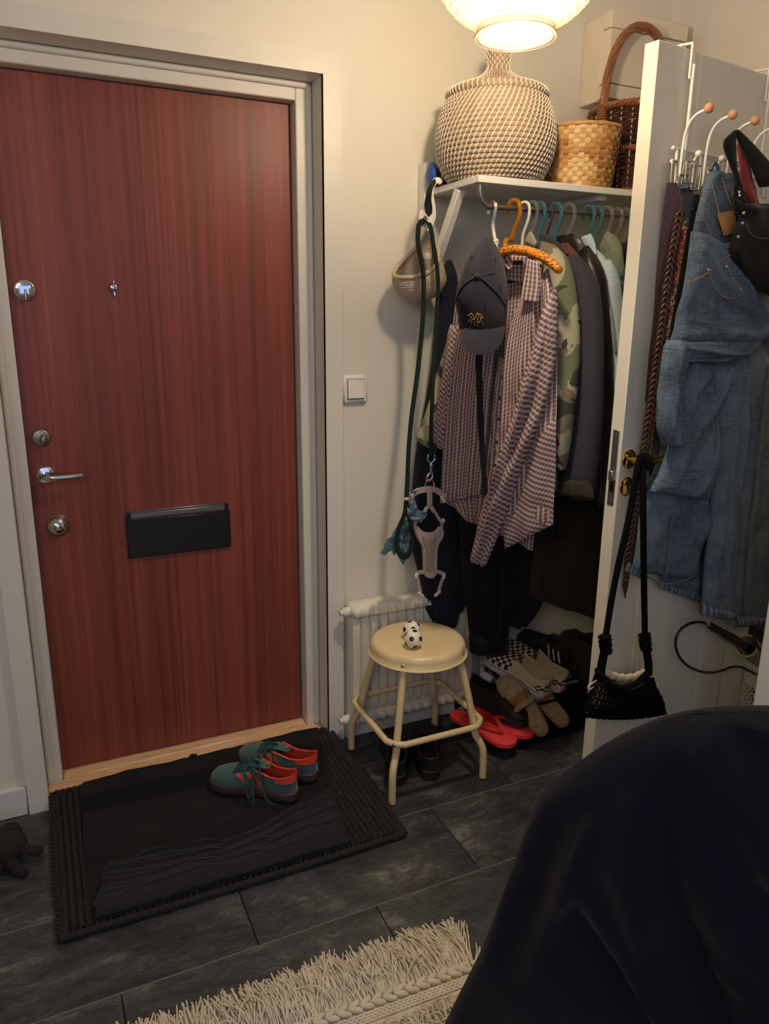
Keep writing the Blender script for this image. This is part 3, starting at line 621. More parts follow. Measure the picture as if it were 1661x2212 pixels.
for k in mbs:
    if mbs[k].v: mbs[k].build('woven_splints', 'bam%d' % k, t, kind='stuff')
Mb().tube([bc + V((rr1*math.cos(2*PI*k/48), rr1*math.sin(2*PI*k/48), hh+.004 + .0007*math.sin(k*2))) for k in range(48)], .0065, 8, True).build('rim', 'bam2', t)

# ------------------------------------------------------------------ willow basket with hoop handle
bc = V((1.770, 1.985, SZ)); wx, wy, wh = .130, .140, .250
t = thing('willow_basket', 'dark willow basket with a tall hooped handle at the right of the shelf', 'basket', bc)
def bp(a, z, d=0): k = .88 + .14*z/wh; return bc + V(((wx*k+d)*math.cos(a), (wy*k+d)*math.sin(a), z))
wv = Mb(); nS = 26; z = .022; i = 0
while z < wh-.012:
    if abs(z-.125) > .014:
        wv.tube([bp(2*PI*k/(nS*2), z + .0012*math.sin(k*3+i), .0045*math.cos(PI*k/2 + PI*i)) for k in range(nS*2)], .0036, 5, True)
    z += .0076; i += 1
wv.build('weave', 'wick', t, kind='stuff')
sk = Mb()
for k in range(nS): sk.tube([bp(2*PI*k/nS, z, 0) for z in (.0, .08, .16, wh)], .0032, 5)
sk.build('stakes', 'wickl', t, kind='stuff')
def braid(z, rad, amp, n=150, m=3):
    b = Mb()
    for s in range(m): b.tube([bp(2*PI*k/n, z + amp*math.sin(2*PI*k/n*22 + s*2*PI/m), amp*math.cos(2*PI*k/n*22 + s*2*PI/m)) for k in range(n)], rad, 5, True)
    return b
braid(wh-.004, .0058, .006).build('rim', 'wickl', t); braid(.125, .0045, .005).build('middle_band', 'wickl', t); braid(.008, .005, .005).build('foot_band', 'wickl', t)
hd = []
for q in range(49):
    a = PI*q/48; hd.append(bc + V((-.128*math.cos(a)*(1+.12*math.sin(a)), 0, .215 + .266*math.sin(a)**.92)))
hb = Mb()
for s in range(5):
    P = []
    for q, p in enumerate(hd):
        T = (hd[min(q+1, 48)]-hd[max(q-1, 0)]).normalized(); A = V((0, 1, 0)); B = T.cross(A); th = q*.33 + s*2*PI/5; P.append(p + A*.0075*math.cos(th) + B*.0075*math.sin(th))
    hb.tube(P, .0062, 6)
hb.build('hoop_handle', 'wickl', t)
for e in (0, 48):
    b = Mb()
    for k in range(9): b.tube([hd[e] + V((.0165*math.cos(2*PI*q/16), .0165*math.sin(2*PI*q/16), -.02 + k*.007)) for q in range(16)], .0034, 5, True)
    b.build('handle_binding', 'wickl', t)
Mb().lathe([(.11, .006), (0, .006)], 30, bc, None, False).build('bottom', 'wick', t)

# ------------------------------------------------------------------ blue pouch with its black loop, at the left end of the shelf
P0 = Plane(1.15, 2.05, 20)
t = thing('strap_pouch', 'small blue and black strap bundle with a pale band on the shelf end', 'strap', (1.165, 2.075, SZ))
c = aY(933, 376, 2.075); Mb().sph((c.x, 2.075, SZ+.034), .03, 16, 12, (.42, .75, 1.1)).build('blue_pouch', 'blue', t)
pb = [(1.135, 2.08, SZ+.001), (1.135, 2.08, SZ+.05), (1.143, 2.08, SZ+.068), (1.155, 2.08, SZ+.05), (1.156, 2.08, SZ+.001)]
Mb().strap(crv(pb, 24), .02, .003, lambda i: (math.cos(i*.1), 0, 1)).build('black_strap', 'leashb', t)
Mb().box((1.170, 2.085, SZ+.033), (.024, .02, .064), .006).build('pale_band', 'greyw', t); Mb().box((1.187, 2.09, SZ+.03), (.012, .03, .06), .005).build('black_fold', 'leashb', t)
lp = [aY(940, 388, 2.03), aY(929, 405, 1.99), aY(923, 430, 1.99), aY(921, 445, 1.99), aY(925, 462, 1.99), aY(929, 462, 1.99), aY(929, 446, 1.99), aY(927, 430, 1.985), aY(931, 405, 1.985), aY(943, 386, 2.03)]
Mb().strap(crv(lp, 34), .012, .003, (0, 1, .2)).build('hanging_loop', 'leashb', t)

# ------------------------------------------------------------------ white S-hook on the shelf end
HX = 1.10
t = thing('s_hook', 'white flat S-shaped hook hanging on the left end of the shelf', 'hook', (HX, 2.02, 1.66))
sp = [aY(952, 396, 2.02), aY(948, 390, 2.02), aY(940, 391, 2.02), aY(934, 402, 2.015), aY(932, 420, 2.01), aY(935, 440, 2.005), aY(937, 462, 2.0), aY(933, 478, 1.995), aY(925, 483, 1.99), aY(917, 484, 1.985), aY(911, 476, 1.98), aY(910, 466, 1.98), aY(915, 458, 1.98)]
Mb().strap(crv(sp, 44), .016, .005, (.5, -.85, .1)).build('hook_band', 'wire', t)

# ------------------------------------------------------------------ crocheted hanging pouch
t = thing('crochet_pouch', 'beige crocheted teardrop pouch hanging from the white hook by the shelf', 'pouch', (1.05, 2.05, 1.45))
pcx = aY(906, 600, 2.055); pc = V((pcx.x, 2.055, pcx.z)); ptop = aY(914, 492, 2.03)
vd = V((-.80, -.60, 0)).normalized()           # the mouth faces the door side
zb = aY(905, 655, 2.05).z; 
def pouch(u, v, ins=0.0):
    a = 2*PI*u; dirv = V((math.cos(a), math.sin(a), 0)); f = max(0, dirv.dot(vd)); face = .5 + .5*dirv.dot(vd)
    zt = zb + .075 + .02*(1-face) if False else zb + .070 + (ptop.z - .012 - zb - .070)*(1 - face)**1.3*1.0
    z = zb + (zt - zb)*v; h = (z - zb)
    r = .086*math.sin(min(1, h/.066)*PI/2)**.6 if h < .066 else .086*(1 - ((h-.066)/(ptop.z-zb-.05))**1.35*.92)
    r = max(.006, r - ins); k = h/(ptop.z-zb)
    c = pc.lerp(ptop, max(0, k-.25)/.75); x = c + dirv*r*V((1, .62, 0)).length*0; 
    wv_ = 1 + .010*math.sin(v*(ptop.z-zb)*950*(zt-zb)/(ptop.z-zb))
    return V((c.x + dirv.x*r*wv_, c.y + dirv.y*r*.62*wv_, z))
g = Mb().grid(lambda u, v: pouch(u, max(v, .02)), 56, 60, cu=True); g.grid(lambda u, v: pouch(u, max(v, .04), .006), 56, 30, cu=True)
g.build('pouch_body', 'crochet', t, 80)
rimp = [pouch(k/64, 1.0) for k in range(64)]; Mb().tube(rimp, .0065, 7, True).build('pouch_rim', 'crochet', t)
lpp = crv([ptop + V((-.006, 0, -.01)), ptop + V((-.008, .0, .018)), ptop + V((0, 0, .03)), ptop + V((.010, 0, .018)), ptop + V((.007, 0, -.012))], 20)
Mb().tube(lpp, .0055, 7).build('hanging_loop', 'crochet', t)
jc = pc + V((.018, .0, -.005))
t2 = thing('plastic_tube', 'grey and white plastic tube standing inside the beige crocheted pouch', 'tube', jc + V((0, 0, -.05)))
Mb().lathe([(.017, -.05), (.018, .075), (.016, .078), (0, .078)], 18, jc).build('tube_body', 'jar', t2); Mb().lathe([(.0185, .058), (.0185, .072), (.0185, .074)], 18, jc).build('white_label', 'palep', t2)
tb = aY(889, 600, 2.03); setp(Mb().sph((tb.x, 2.035, tb.z-.012), .018, 14, 10, (1.2, .8, .8)).build('grey_ball', 'tealbag'), 'small grey-blue ball lying at the bottom of the crocheted pouch', 'ball')

# ------------------------------------------------------------------ dog leash
t = thing('dog_leash', 'dark green and black dog leash looped over the white hook', 'leash', (1.06, 1.96, .70))
YL = 1.965
def webb(pts, n, w, nm, st=True):
    P = crv([aY(a, b, YL + (c[0] if c else 0)) for a, b, *c in pts], n); nr_ = (.35, -.9, 0)
    Mb().strap(P, w, .0032, nr_).build(nm, 'leashb', t)
    if st: N = V(nr_).normalized(); Mb().strap([p + N*.0014 for p in P], w*.36, .0024, nr_).build('green_stripe', 'leashg', t)
webb([(916, 477, .02), (906, 484), (903, 500), (903, 525), (907, 548), (913, 580), (915, 620), (914, 680), (909, 740), (900, 820), (889, 900), (883, 970), (880, 1040), (878, 1075)], 60, .017, 'web_strap')
webb([(878, 1075), (874, 1110), (862, 1140), (857, 1165), (860, 1190), (869, 1202), (880, 1201), (888, 1185), (890, 1160), (888, 1135), (882, 1108), (877, 1085)], 46, .017, 'hand_loop')
webb([(916, 477, .02), (926, 482), (932, 500), (937, 535), (943, 570), (946, 610), (945, 650), (941, 720), (936, 800), (933, 880), (931, 940), (932, 985)], 56, .015, 'web_strap')
a = aY(878, 1078, YL-.004); Mb().box(a, (.016, .01, .009), .002, rz(20)).build('pale_tag', 'canvas', t)
k0 = aY(932, 985, YL)
sn = Mb(); sn.tube(crv([k0 + V((-.010, 0, .006)), k0 + V((-.012, 0, -.012)), k0 + V((0, 0, -.020)), k0 + V((.012, 0, -.012)), k0 + V((.010, 0, .006))], 18), .0026, 8)
sn.lathe([(.004, -.020), (.0055, -.026), (.0055, -.032), (.0035, -.036), (.003, -.056)], 12, k0, None, False)
sn.tube(crv([k0 + V((.002, 0, -.045)), k0 + V((.006, 0, -.062)), k0 + V((0, 0, -.074)), k0 + V((-.010, 0, -.078)), k0 + V((-.013, 0, -.066)), k0 + V((-.006, 0, -.052))], 18), .0026, 8)
sn.build('snap_clip', 'chrome', t)

# ------------------------------------------------------------------ dog harness
YH = 1.955
t = thing('dog_harness', 'greyish mauve dog harness hanging from the leash clip', 'dog harness', (1.07, 1.95, .54))
HA = lambda a, b, o=0: aY(a, b, YH+o)
rg = HA(928, 1047); Mb().tube([rg + V((.0155*math.cos(q*PI/12), .002*math.sin(q), .0155*math.sin(q*PI/12))) for q in range(24)], .002, 7, True).build('ring', 'nickel', t)
Nh = (.3, -.95, 0)
Mb().strap(crv([HA(888, 1072), HA(900, 1062), HA(914, 1058), HA(928, 1056), HA(942, 1059), HA(954, 1067), HA(963, 1072)], 24), .017, .006, Nh).build('back_strap', 'mauve', t)
Mb().strap(crv([HA(928, 1052, -.005), HA(928, 1070, -.006), HA(928, 1090, -.005), HA(927, 1097, -.002)], 12), .018, .006, Nh).build('centre_strap', 'mauve', t)
Mb().box(HA(888, 1076, -.003), (.010, .008, .034), .002).build('buckle', 'palep', t); Mb().box(HA(957, 1078, -.003), (.012, .009, .028), .003, Matrix.Rotation(math.radians(-28), 3, 'Y')).build('buckle', 'palep', t)
for pts in ([(921, 1097), (915, 1107), (905, 1118), (898, 1128), (896, 1142)], [(934, 1097), (943, 1112), (951, 1125), (955, 1132), (953, 1142)]):
    Mb().strap(crv([HA(*p) for p in pts], 14), .009, .004, Nh).build('side_strap', 'mauve', t)
for p in ((920, 1101), (935, 1101)): Mb().box(HA(*p, -.003), (.012, .005, .02), .002, Matrix.Rotation(math.radians(30 if p[0] < 928 else -30), 3, 'Y')).build('web_fold', 'mauve', t)
Mb().lathe([(.007, 0), (.007, .004), (0, .005)], 12, HA(956, 1124, -.004), RY).build('slider', 'palep', t)
def plate(pts, o, th, nm, m, n=44):
    P = crv([HA(a, b, o) for a, b in pts], n, True); Nn = V(Nh).normalized(); c = sum(P, V())/n
    vs = [c + (p-c)*.965 + Nn*th for p in P] + P + [p - Nn*.002 for p in P]; m_ = n
    fs = [list(range(n))] + [[i, (i+1) % n, n+(i+1) % n, n+i] for i in range(n)] + [[n+i, n+(i+1) % n, 2*n+(i+1) % n, 2*n+i] for i in range(n)] + [list(range(2*n, 3*n))[::-1]]
    return Mb().add(vs, fs).build(nm, m, t, 30)
out = [(901, 1136), (906, 1142), (914, 1148), (924, 1150), (934, 1150), (942, 1145), (948, 1137), (954, 1138), (957, 1150), (954, 1162), (946, 1174), (943, 1190), (942, 1210), (941, 1235), (938, 1247), (930, 1250), (921, 1247), (915, 1238), (914, 1220), (913, 1200), (911, 1180), (904, 1168), (897, 1152), (897, 1140)]
plate(out, 0, .006, 'chest_plate', 'mauve')
plate([(912, 1158), (922, 1164), (932, 1164), (942, 1158), (941, 1170), (936, 1184), (935, 1205), (934, 1230), (921, 1230), (920, 1205), (919, 1185), (913, 1170)], -.006, .0035, 'mesh_pad', 'mauve2', 36)
for s in (0, 1):
    pts = [(903, 1240), (912, 1235)] if not s else [(942, 1234), (958, 1241)]
    Mb().strap(crv([HA(915, 1236), HA(908, 1236), HA(899, 1242)] if not s else [HA(941, 1234), HA(950, 1236), HA(960, 1242)], 10), .012, .004, Nh).build('belly_strap', 'mauve', t)
    Mb().box(HA(*((899, 1245) if not s else (959, 1244)), -.003), (.011, .008, .02), .003).build('slider', 'palep', t)
    Mb().strap(crv([HA(*p) for p in ([(900, 1248), (902, 1260), (906, 1273), (908, 1278)] if not s else [(957, 1248), (953, 1260), (949, 1272), (947, 1276)])], 14), .011, .005, Nh).build('web_end', 'mauve', t)
    Mb().box(HA(*((909, 1284) if not s else (945, 1282)), -.003), (.026, .007, .010), .002, Matrix.Rotation(math.radians(42 if not s else -38), 3, 'Y')).build('buckle', 'palep', t)

# ------------------------------------------------------------------ teal waste bag tied to the leash
t = thing('waste_bag', 'crumpled translucent teal plastic bag tied to the leash loop', 'bag', (1.03, 1.99, .68))
def film_sheet(L, R, y, amp, nm, nu=10, nv=14, sd=0):
    L = crv([aY(a, b, y) for a, b in L], nv+1); R = crv([aY(a, b, y) for a, b in R], nv+1)
    def f(u, v): j = min(nv, int(round(v*nv))); p = L[j].lerp(R[j], u); k = amp*(noise.noise(p*38 + V((sd, 0, 0))) + .6*noise.noise(p*90)); return p + V((k*.3, k, k*.4))
    Mb().grid(f, nu, nv).build(nm, 'film', t, 60)
film_sheet([(873, 1122), (858, 1140), (838, 1165), (820, 1192)], [(893, 1125), (880, 1160), (862, 1180), (834, 1197)], 1.985, .016, 'bag_corner')
film_sheet([(880, 1130), (862, 1170), (855, 1190), (868, 1218)], [(895, 1132), (890, 1170), (884, 1195), (874, 1221)], 1.99, .02, 'bag_body', sd=3)
film_sheet([(858, 1150), (846, 1175), (848, 1195), (853, 1203)], [(885, 1145), (872, 1175), (866, 1195), (857, 1200)], 1.995, .014, 'bag_fold', sd=5)
film_sheet([(881, 1100), (880, 1112), (884, 1126)], [(922, 1106), (924, 1114), (904, 1128)], 1.945, .016, 'bag_roll_end', sd=8)
film_sheet([(886, 1062), (885, 1080), (884, 1102)], [(900, 1056), (897, 1080), (905, 1106)], 1.95, .012, 'bag_twist', sd=11)

# ------------------------------------------------------------------ hangers on the rod
def hanger(x, d, m, lab, r=.0052, half=.19, zn=1.60, bar=None, dz=.06, nm='clothes_hanger', body=True, wire=False, grp='clothes hangers on the rod'):
    d = V((d[0], d[1], 0)).normalized(); o = V((x, YR, ZR + (x-1.2)*.01)); t = thing(nm, lab, 'hanger', (x, YR, zn-dz), grp)
    q = .0068 + r + .001
    hk = [(-q*1.25, -.016), (-q*1.3, 0), (-q*.8, q*1.15), (q*.2, q*1.45), (q*1.25, q*.8), (q*1.55, -.008), (q*1.3, -.03), (.006, -.055), (.001, -.072), (0, zn - o.z)]
    Mb().tube(crv([o + d*a + V((0, 0, b)) for a, b in hk], 40), r, 10).build('hook', m, t)
    if body:
        P = [V((x, YR, zn)) + d*(half*k/14) + V((0, 0, -dz*abs(k/14)**1.6)) for k in range(-14, 15)]
        Mb().tube(P, (lambda u: (bar or r)*(1-.25*abs(2*u-1)**3)), 10).build('shoulder_bar', bar and 'amberbead' if m == 'amber' else m, t)
        for e in (0, -1): Mb().sph(P[e], (bar or r)*.85, 10, 8).build('end_cap', m, t)
    return t
PH = Plane(1.20, 1.83, d=(.48, -.88))
AH = hanger(1.252, (.42, -.91), 'amber', 'amber bubble-plastic hanger with a thick beaded bar holding the plaid shirt', .0062, .165, 1.625, None, .06, body=False)
ab = crv([PH(1062, 572, .015), PH(1076, 553, .030), PH(1090, 543, .038), PH(1112, 539, .042), PH(1140, 543, .046), PH(1168, 553, .050), PH(1190, 567, .052), PH(1206, 582, .052)], 30)
Mb().tube(ab, lambda u: .0128*(1-.22*abs(2*u-1)**4), 12).build('shoulder_bar', 'amberbead', AH)
for e in (0, -1): Mb().sph(ab[e], .0112, 10, 8).build('end_cap', 'amber', AH)
Mb().tube(crv([V((1.252, YR, 1.632)), PH(1092, 520, .03), PH(1092, 541, .038)], 8), .0062, 9).build('neck', 'amber', AH)
hanger(1.287, (.36, -.93), 'whiteh', 'plain off-white plastic hanger hook next to the amber one', .0042, .10, 1.60)
hanger(1.312, (.34, -.94), 'clearp', 'clear plastic hanger in front of the camouflage jacket, beside the off-white one', .0055, .10)
hanger(1.338, (.32, -.95), 'teal', 'teal bubble-plastic hanger nearest the amber hanger, left of the thin black one', .0055, .10)
hanger(1.367, (.3, -.95), 'blackp', 'thin black hanger hook between two teal hangers', .003, .10)
hanger(1.395, (.3, -.95), 'teal', 'teal bubble-plastic hanger right beside the thin black hanger', .0058, .10)
hanger(1.440, (.3, -.95), 'clearp', 'clear bubble-plastic hanger standing alone over the black leather jacket', .006, .10)
hanger(1.512, (.3, -.95), 'teal', 'teal hanger holding the pale denim jacket, left of a close pair of teal hooks', .0055, .10)
hanger(1.541, (.3, -.95), 'teal', 'teal hanger, right one of the close pair of teal hooks near the door edge', .0055, .10)
hanger(1.578, (.3, -.95), 'clearp', 'clear hanger holding the sage green fleece', .0055, .10)
hanger(1.616, (.3, -.95), 'clearp', 'clear hanger second from the open door edge', .005, .10)
hanger(1.648, (.3, -.95), 'clearp', 'clear hanger closest to the open door edge', .005, .10)

# ------------------------------------------------------------------ flat steel hook with the cap
CP = Plane(1.16, 1.80, d=(.84, -.54)); hkY = 1.83
t = thing('steel_hook', 'flat steel hook with small white tips on the rod holding the cap', 'hook', (1.18, YR, 1.55))
o = V((1.183, YR, ZR)); d = V((.3, -.95, 0)).normalized()
P = crv([o + d*a + V((0, 0, b)) for a, b in ((-.012, -.018), (-.012, .002), (0, .013), (.012, .004), (.010, -.02), (.006, -.05), (.02, -.10), (.035, -.155), (.04, -.175))], 40)
Mb().strap(P, .008, .0025, (-.54, -.84, 0)).build('hook_band', 'steel', t)
Mb().tube([aY(1066, 521, 1.80), aY(1074, 519, 1.80), aY(1076, 526, 1.80)], .0025, 7).sph(aY(1074, 519, 1.80), .0038, 8, 6).build('white_tip', 'wire', t)

cc = V((1.103, 1.765, 0)); cz = aY(1040, 630, 1.765); cc = V((cz.x, 1.765, cz.z))
f_ = V((-.56, -.83, .0)).normalized(); up = V((0, 0, 1)); rt = V((up.cross(f_))).normalized()       # rt points to the right in view
if rt.dot(V((1, 0, 0))) < 0: rt = -rt
t = thing('baseball_cap', 'dark navy baseball cap with a small gold emblem hanging brim-down in front of the shirts', 'cap', cc + V((0, 0, -.20)))
# outline of the crown (pixels measured at its own distance) -> half-widths along the height
rows = [(519, 1046, 1058), (524, 1034, 1068), (540, 1019, 1078), (560, 1006, 1086), (580, 998, 1091), (600, 992, 1095), (620, 987, 1097), (645, 983, 1098), (660, 984, 1097), (676, 988, 1096), (692, 990, 1094), (704, 992, 1092), (714, 994, 1090)]
rw = [(aY(a, y, 1.765), aY(b, y, 1.765)) for y, a, b in rows]
CB = .098
def crown_h(k):                                   # how far the dome stands out towards the viewer, per row
    z = rw[0][0].z + (rw[-1][0].z-rw[0][0].z)*k
    return CB*(max(0, 1-(1.9*(k-.47))**2*.62))**.5 if k < .47 else CB*(max(0, 1-(1.5*(k-.47))**2*.75))**.5
def crown(u, v):
    k = v*(len(rw)-1); i = min(len(rw)-2, int(k)); e = k-i; a = rw[i][0].lerp(rw[i+1][0], e); b = rw[i][1].lerp(rw[i+1][1], e); p = a.lerp(b, u); kk = (rw[0][0].z - p.z)/(rw[0][0].z-rw[-1][0].z)
    return p + f_*crown_h(kk)*max(0, 1-(2*u-1)**2)**.5
def proj(P): d = CAMR.transposed() @ (V(P)-CAMP); return W/2 + F*d.x/-d.z, H/2 - F*d.y/-d.z
def crown_at(a, b, off=.0015):
    ga, gb = a, b
    for _ in range(7):
        i = 0
        while i < len(rows)-2 and rows[i+1][0] < gb: i += 1
        e = max(0, min(1, (gb-rows[i][0])/(rows[i+1][0]-rows[i][0]))); xl = rows[i][1]*(1-e)+rows[i+1][1]*e; xr = rows[i][2]*(1-e)+rows[i+1][2]*e
        u = max(0, min(1, (ga-xl)/(xr-xl))); p = aY(ga, gb, 1.765); kk = max(0, min(1, (rw[0][0].z-p.z)/(rw[0][0].z-rw[-1][0].z)))
        q = p + f_*(crown_h(kk)*max(0, 1-(2*u-1)**2)**.5 + off); x, y = proj(q); ga += a-x; gb += b-y
    return q
Mb().grid(crown, 30, 36).grid(lambda u, v: crown(u, v) - f_*crown_h(v)*.06 - f_*.004, 24, 20).build('crown', 'capnavy', t, 60)
bb = crown_at(1031, 597, .001); Mb().sph(bb, .0085, 16, 10, (1, .55, 1)).build('button', 'capnavy', t)
def seam(pts, nm, r=.0022): Mb().tube(crv([crown_at(a, b, .0008) for a, b in pts], 22), r, 6).build(nm, 'capnavy', t)
seam([(1024, 600), (1005, 612), (992, 630), (986, 648)], 'seam', .003); seam([(1038, 600), (1055, 615), (1075, 635), (1092, 662)], 'seam', .003); seam([(1030, 606), (1027, 640), (1025, 680)], 'seam', .0012)
seam([(1034, 588), (1040, 565), (1046, 535)], 'seam', .0010); seam([(1040, 596), (1065, 590), (1090, 585)], 'seam', .0010); seam([(1022, 592), (1005, 585)], 'seam', .0014)
for p in ((1000, 652), (1047, 658), (1080, 617), (1069, 560), (1019, 556)):
    q = crown_at(*p, .0012); Mb().tube([q + rt*.0034*math.cos(k*PI/6) + up*.0034*math.sin(k*PI/6) for k in range(12)], .0012, 5, True).build('eyelet', 'capnavy', t)
# brim: curved plate hanging below the front edge
def brim(u, v):
    a = aY(992 + (1092-992)*u, 702 + 8*math.sin(PI*u), 1.765); k = 2*u-1
    yb = 706 + 58*(max(0, 1-abs(k)**2.6))**.55; b = aY(993 + (1091-993)*u, yb, 1.735); bow = .052*(1-k*k)
    p = a.lerp(b, v); return p + f_*(crown_h(.97)*max(0, 1-k*k)**.5*(1-v*.25) + .012*math.sin(PI*v*.5))
bm_ = Mb().grid(brim, 26, 14); bm_.grid(lambda u, v: brim(u, v) - f_*.004, 26, 14); bm_.build('brim', 'capnavy', t, 60)
em_ = Mb()
Z6 = lambda x, y: (960 + x/6.152, 480 + y/6.152)
def lin(pts): return [(a[0]+(b[0]-a[0])*k/5, a[1]+(b[1]-a[1])*k/5) for a, b in zip(pts, pts[1:]) for k in range(5)] + [pts[-1]]
def lg(pts, r=.0007):
    em_.tube([crown_at(*Z6(*p), .0022 ) for p in lin(pts)], r, 5)
lg([(305, 1240), (325, 1228), (362, 1208), (405, 1285), (432, 1212), (462, 1220), (430, 1326), (464, 1335), (486, 1260), (512, 1268)]); lg([(332, 1238), (368, 1285), (395, 1296), (405, 1285)]); lg([(462, 1220), (500, 1240), (512, 1268)])
lg([(335, 1295), (318, 1326)], .0010); lg([(356, 1300), (364, 1328), (350, 1350)], .0007); lg([(400, 1328), (396, 1374)], .0010); lg([(436, 1352), (448, 1382)], .0007); lg([(490, 1268), (486, 1310), (502, 1345), (520, 1366)])
em_.build('emblem', 'gold', t)

# ------------------------------------------------------------------ garments
def gm(name, lab, cat='jacket', loc=None, grp='clothes on the rod'): return thing(name, lab, cat, loc, grp)
def sh(t, nm, m, pl, L, R, off=0, th=.03, nu=14, nv=24, folds=(), nz=(10, .007), prof=.5, bend=0, rid=(), **k):
    b = Mb(); sheet(b, px(pl, L, off), px(pl, R, off), pl.n, th, nu, nv, folds, nz, prof, bend, rid=rid); return b.build(nm, m, t, 75, **k)
PS = Plane(1.20, 1.83, d=(.48, -.88))
t = gm('plaid_shirt', 'mauve and white plaid shirt with open collar, frontmost of the hanging clothes', 'shirt', (1.2, 1.83, .80))
sh(t, 'back_panel', 'plaid', PS, [(985, 640), (972, 760), (965, 900), (960, 1085)], [(1196, 590), (1195, 700), (1180, 900), (1150, 1190)], -.035, .012, 22, 30, ((3, 1.2, .006, .4),), (8, .006))
sh(t, 'front_panel', 'plaid', PS, [(1000, 680), (975, 780), (960, 920), (952, 1065), (950, 1088)], [(1085, 620), (1072, 740), (1060, 860), (1048, 1000), (1040, 1068)], .0, .022, 20, 32, ((3.0, .2, .005, .5), (5, .5, .002, 2)), (8, .006))
sh(t, 'shirt_tail', 'plaid', PS, [(965, 1010), (962, 1060), (985, 1100), (1003, 1122)], [(1062, 1010), (1060, 1060), (1052, 1100), (1036, 1134)], -.018, .014, 16, 14, ((4, .2, .005, .5),), (8, .004))
sh(t, 'placket', 'plaid', PS, [(1078, 770), (1066, 860), (1054, 980), (1046, 1060)], [(1092, 780), (1082, 870), (1076, 980), (1066, 1070)], .008, .010, 6, 22, ((1, 4, .004, .5),), (20, .003))
sh(t, 'far_sleeve', 'plaid2', PS, [(975, 700), (958, 790), (944, 890), (936, 950)], [(990, 705), (985, 800), (975, 900), (962, 975)], -.01, .05, 12, 20, ((2, 1, .005, 0),), (12, .006))
sh(t, 'near_panel', 'plaid', PS, [(1132, 640), (1104, 700), (1088, 790), (1080, 900), (1068, 1060), (1060, 1160)], [(1186, 578), (1201, 660), (1203, 820), (1200, 980), (1196, 1090), (1194, 1134)], .022, .035, 28, 44, ((2.2, .5, .006, 1.0),), (7, .009), rid=((.95, .05, .2, .9, .06, .016), (.8, .1, .1, .7, .05, -.014), (.6, .03, .5, .8, .05, .010)))
sh(t, 'near_hem', 'plaid2', PS, [(1100, 960), (1092, 1060), (1084, 1130), (1091, 1186)], [(1201, 900), (1200, 1020), (1196, 1090), (1195, 1132)], .030, .022, 18, 20, ((1.5, .4, .008, .3),), (9, .008))
sh(t, 'near_sleeve', 'plaid2', PS, [(1180, 655), (1150, 760), (1112, 880), (1075, 1010), (1042, 1110), (1017, 1200)], [(1202, 620), (1200, 760), (1178, 880), (1128, 1010), (1090, 1120), (1050, 1222)], .05, .062, 26, 44, ((1.6, 1.6, .008, .2),), (9, .008), rid=((.3, .05, .6, .9, .08, .016), (.7, .1, .35, .95, .06, -.016), (.1, .3, .25, .95, .06, .010)))
sh(t, 'collar_leaf', 'plaid', PS, [(1139, 558), (1132, 600), (1124, 648)], [(1166, 566), (1168, 610), (1163, 652)], .062, .006, 10, 12, (), (6, .004))
sh(t, 'neck_yoke', 'plaid', PS, [(1098, 552), (1096, 570), (1097, 605)], [(1140, 552), (1138, 580), (1136, 610)], .0, .008, 8, 8, (), (6, .002))
sh(t, 'far_collar', 'plaid', PS, [(1084, 550), (1086, 566), (1098, 582)], [(1098, 550), (1106, 562), (1110, 574)], .03, .006, 6, 8)
Mb().box(PS(1119, 567, .012), (.030, .003, .011), .001, Matrix.Rotation(math.atan2(PS.u.y, PS.u.x), 3, 'Z')).build('neck_label', 'rubber', t)
for p in ((1086, 815), (1081, 860), (1078, 905), (1073, 955), (1069, 1005)): Mb().lathe([(.005, 0), (.005, .0015), (.0035, .002), (0, .0018)], 12, PS(p[0], p[1], .022), ax(PS.n)).build('button', 'rubber', t)
t = gm('black_strap', 'long black strap hanging below the cap down the front of the plaid shirt', 'strap', (1.1, 1.76, .96), None)
P = crv([aY(1034, 735, 1.775), aY(1035, 800, 1.765), aY(1037, 880, 1.76), aY(1041, 960, 1.765), aY(1046, 1030, 1.77), aY(1050, 1072, 1.775)], 30)
Mb().strap(P, .019, .004, (-.54, -.84, 0), lambda u: 1-.25*u).build('strap_band', 'black', t)

PC = Plane(1.305, 1.83, d=(.32, -.95)); PF = Plane(1.1, 2.06, 0)
t = gm('camouflage_jacket', 'woodland camouflage jacket hanging right behind the plaid shirt', 'jacket', (1.3, 1.85, .93))
sh(t, 'body', 'camo', PC, [(1128, 535), (1120, 700), (1120, 900), (1125, 1060)], [(1190, 540), (1205, 700), (1205, 900), (1205, 1060)], -.02, .05, 16, 26, ((2, .3, .008, 0),))
sh(t, 'near_sleeve', 'camo', PC, [(1168, 520), (1178, 590), (1180, 720), (1180, 880), (1188, 1010)], [(1196, 528), (1228, 568), (1243, 640), (1249, 760), (1240, 890), (1220, 1015)], .012, .075, 16, 30, ((1.5, 1, .006, 0),), (10, .007))
sh(t, 'collar', 'camo', PC, [(1131, 522), (1136, 512), (1145, 498)], [(1162, 538), (1162, 528), (1152, 508)], .03, .012, 8, 8, (), (9, .003))
sh(t, 'far_sleeve', 'camo', PF, [(1000, 650), (968, 730), (938, 840), (916, 905), (902, 940)], [(1020, 690), (1005, 790), (975, 880), (958, 930), (945, 965)], .0, .06, 14, 26, ((2, 1, .006, 0),), (10, .008))
sh(t, 'rolled_cuff', 'camo', PF, [(912, 915), (905, 930), (898, 946)], [(950, 940), (946, 960), (940, 978)], .012, .075, 12, 6, (), (20, .004))
PB = Plane(1.39, 1.83, d=(.3, -.95))
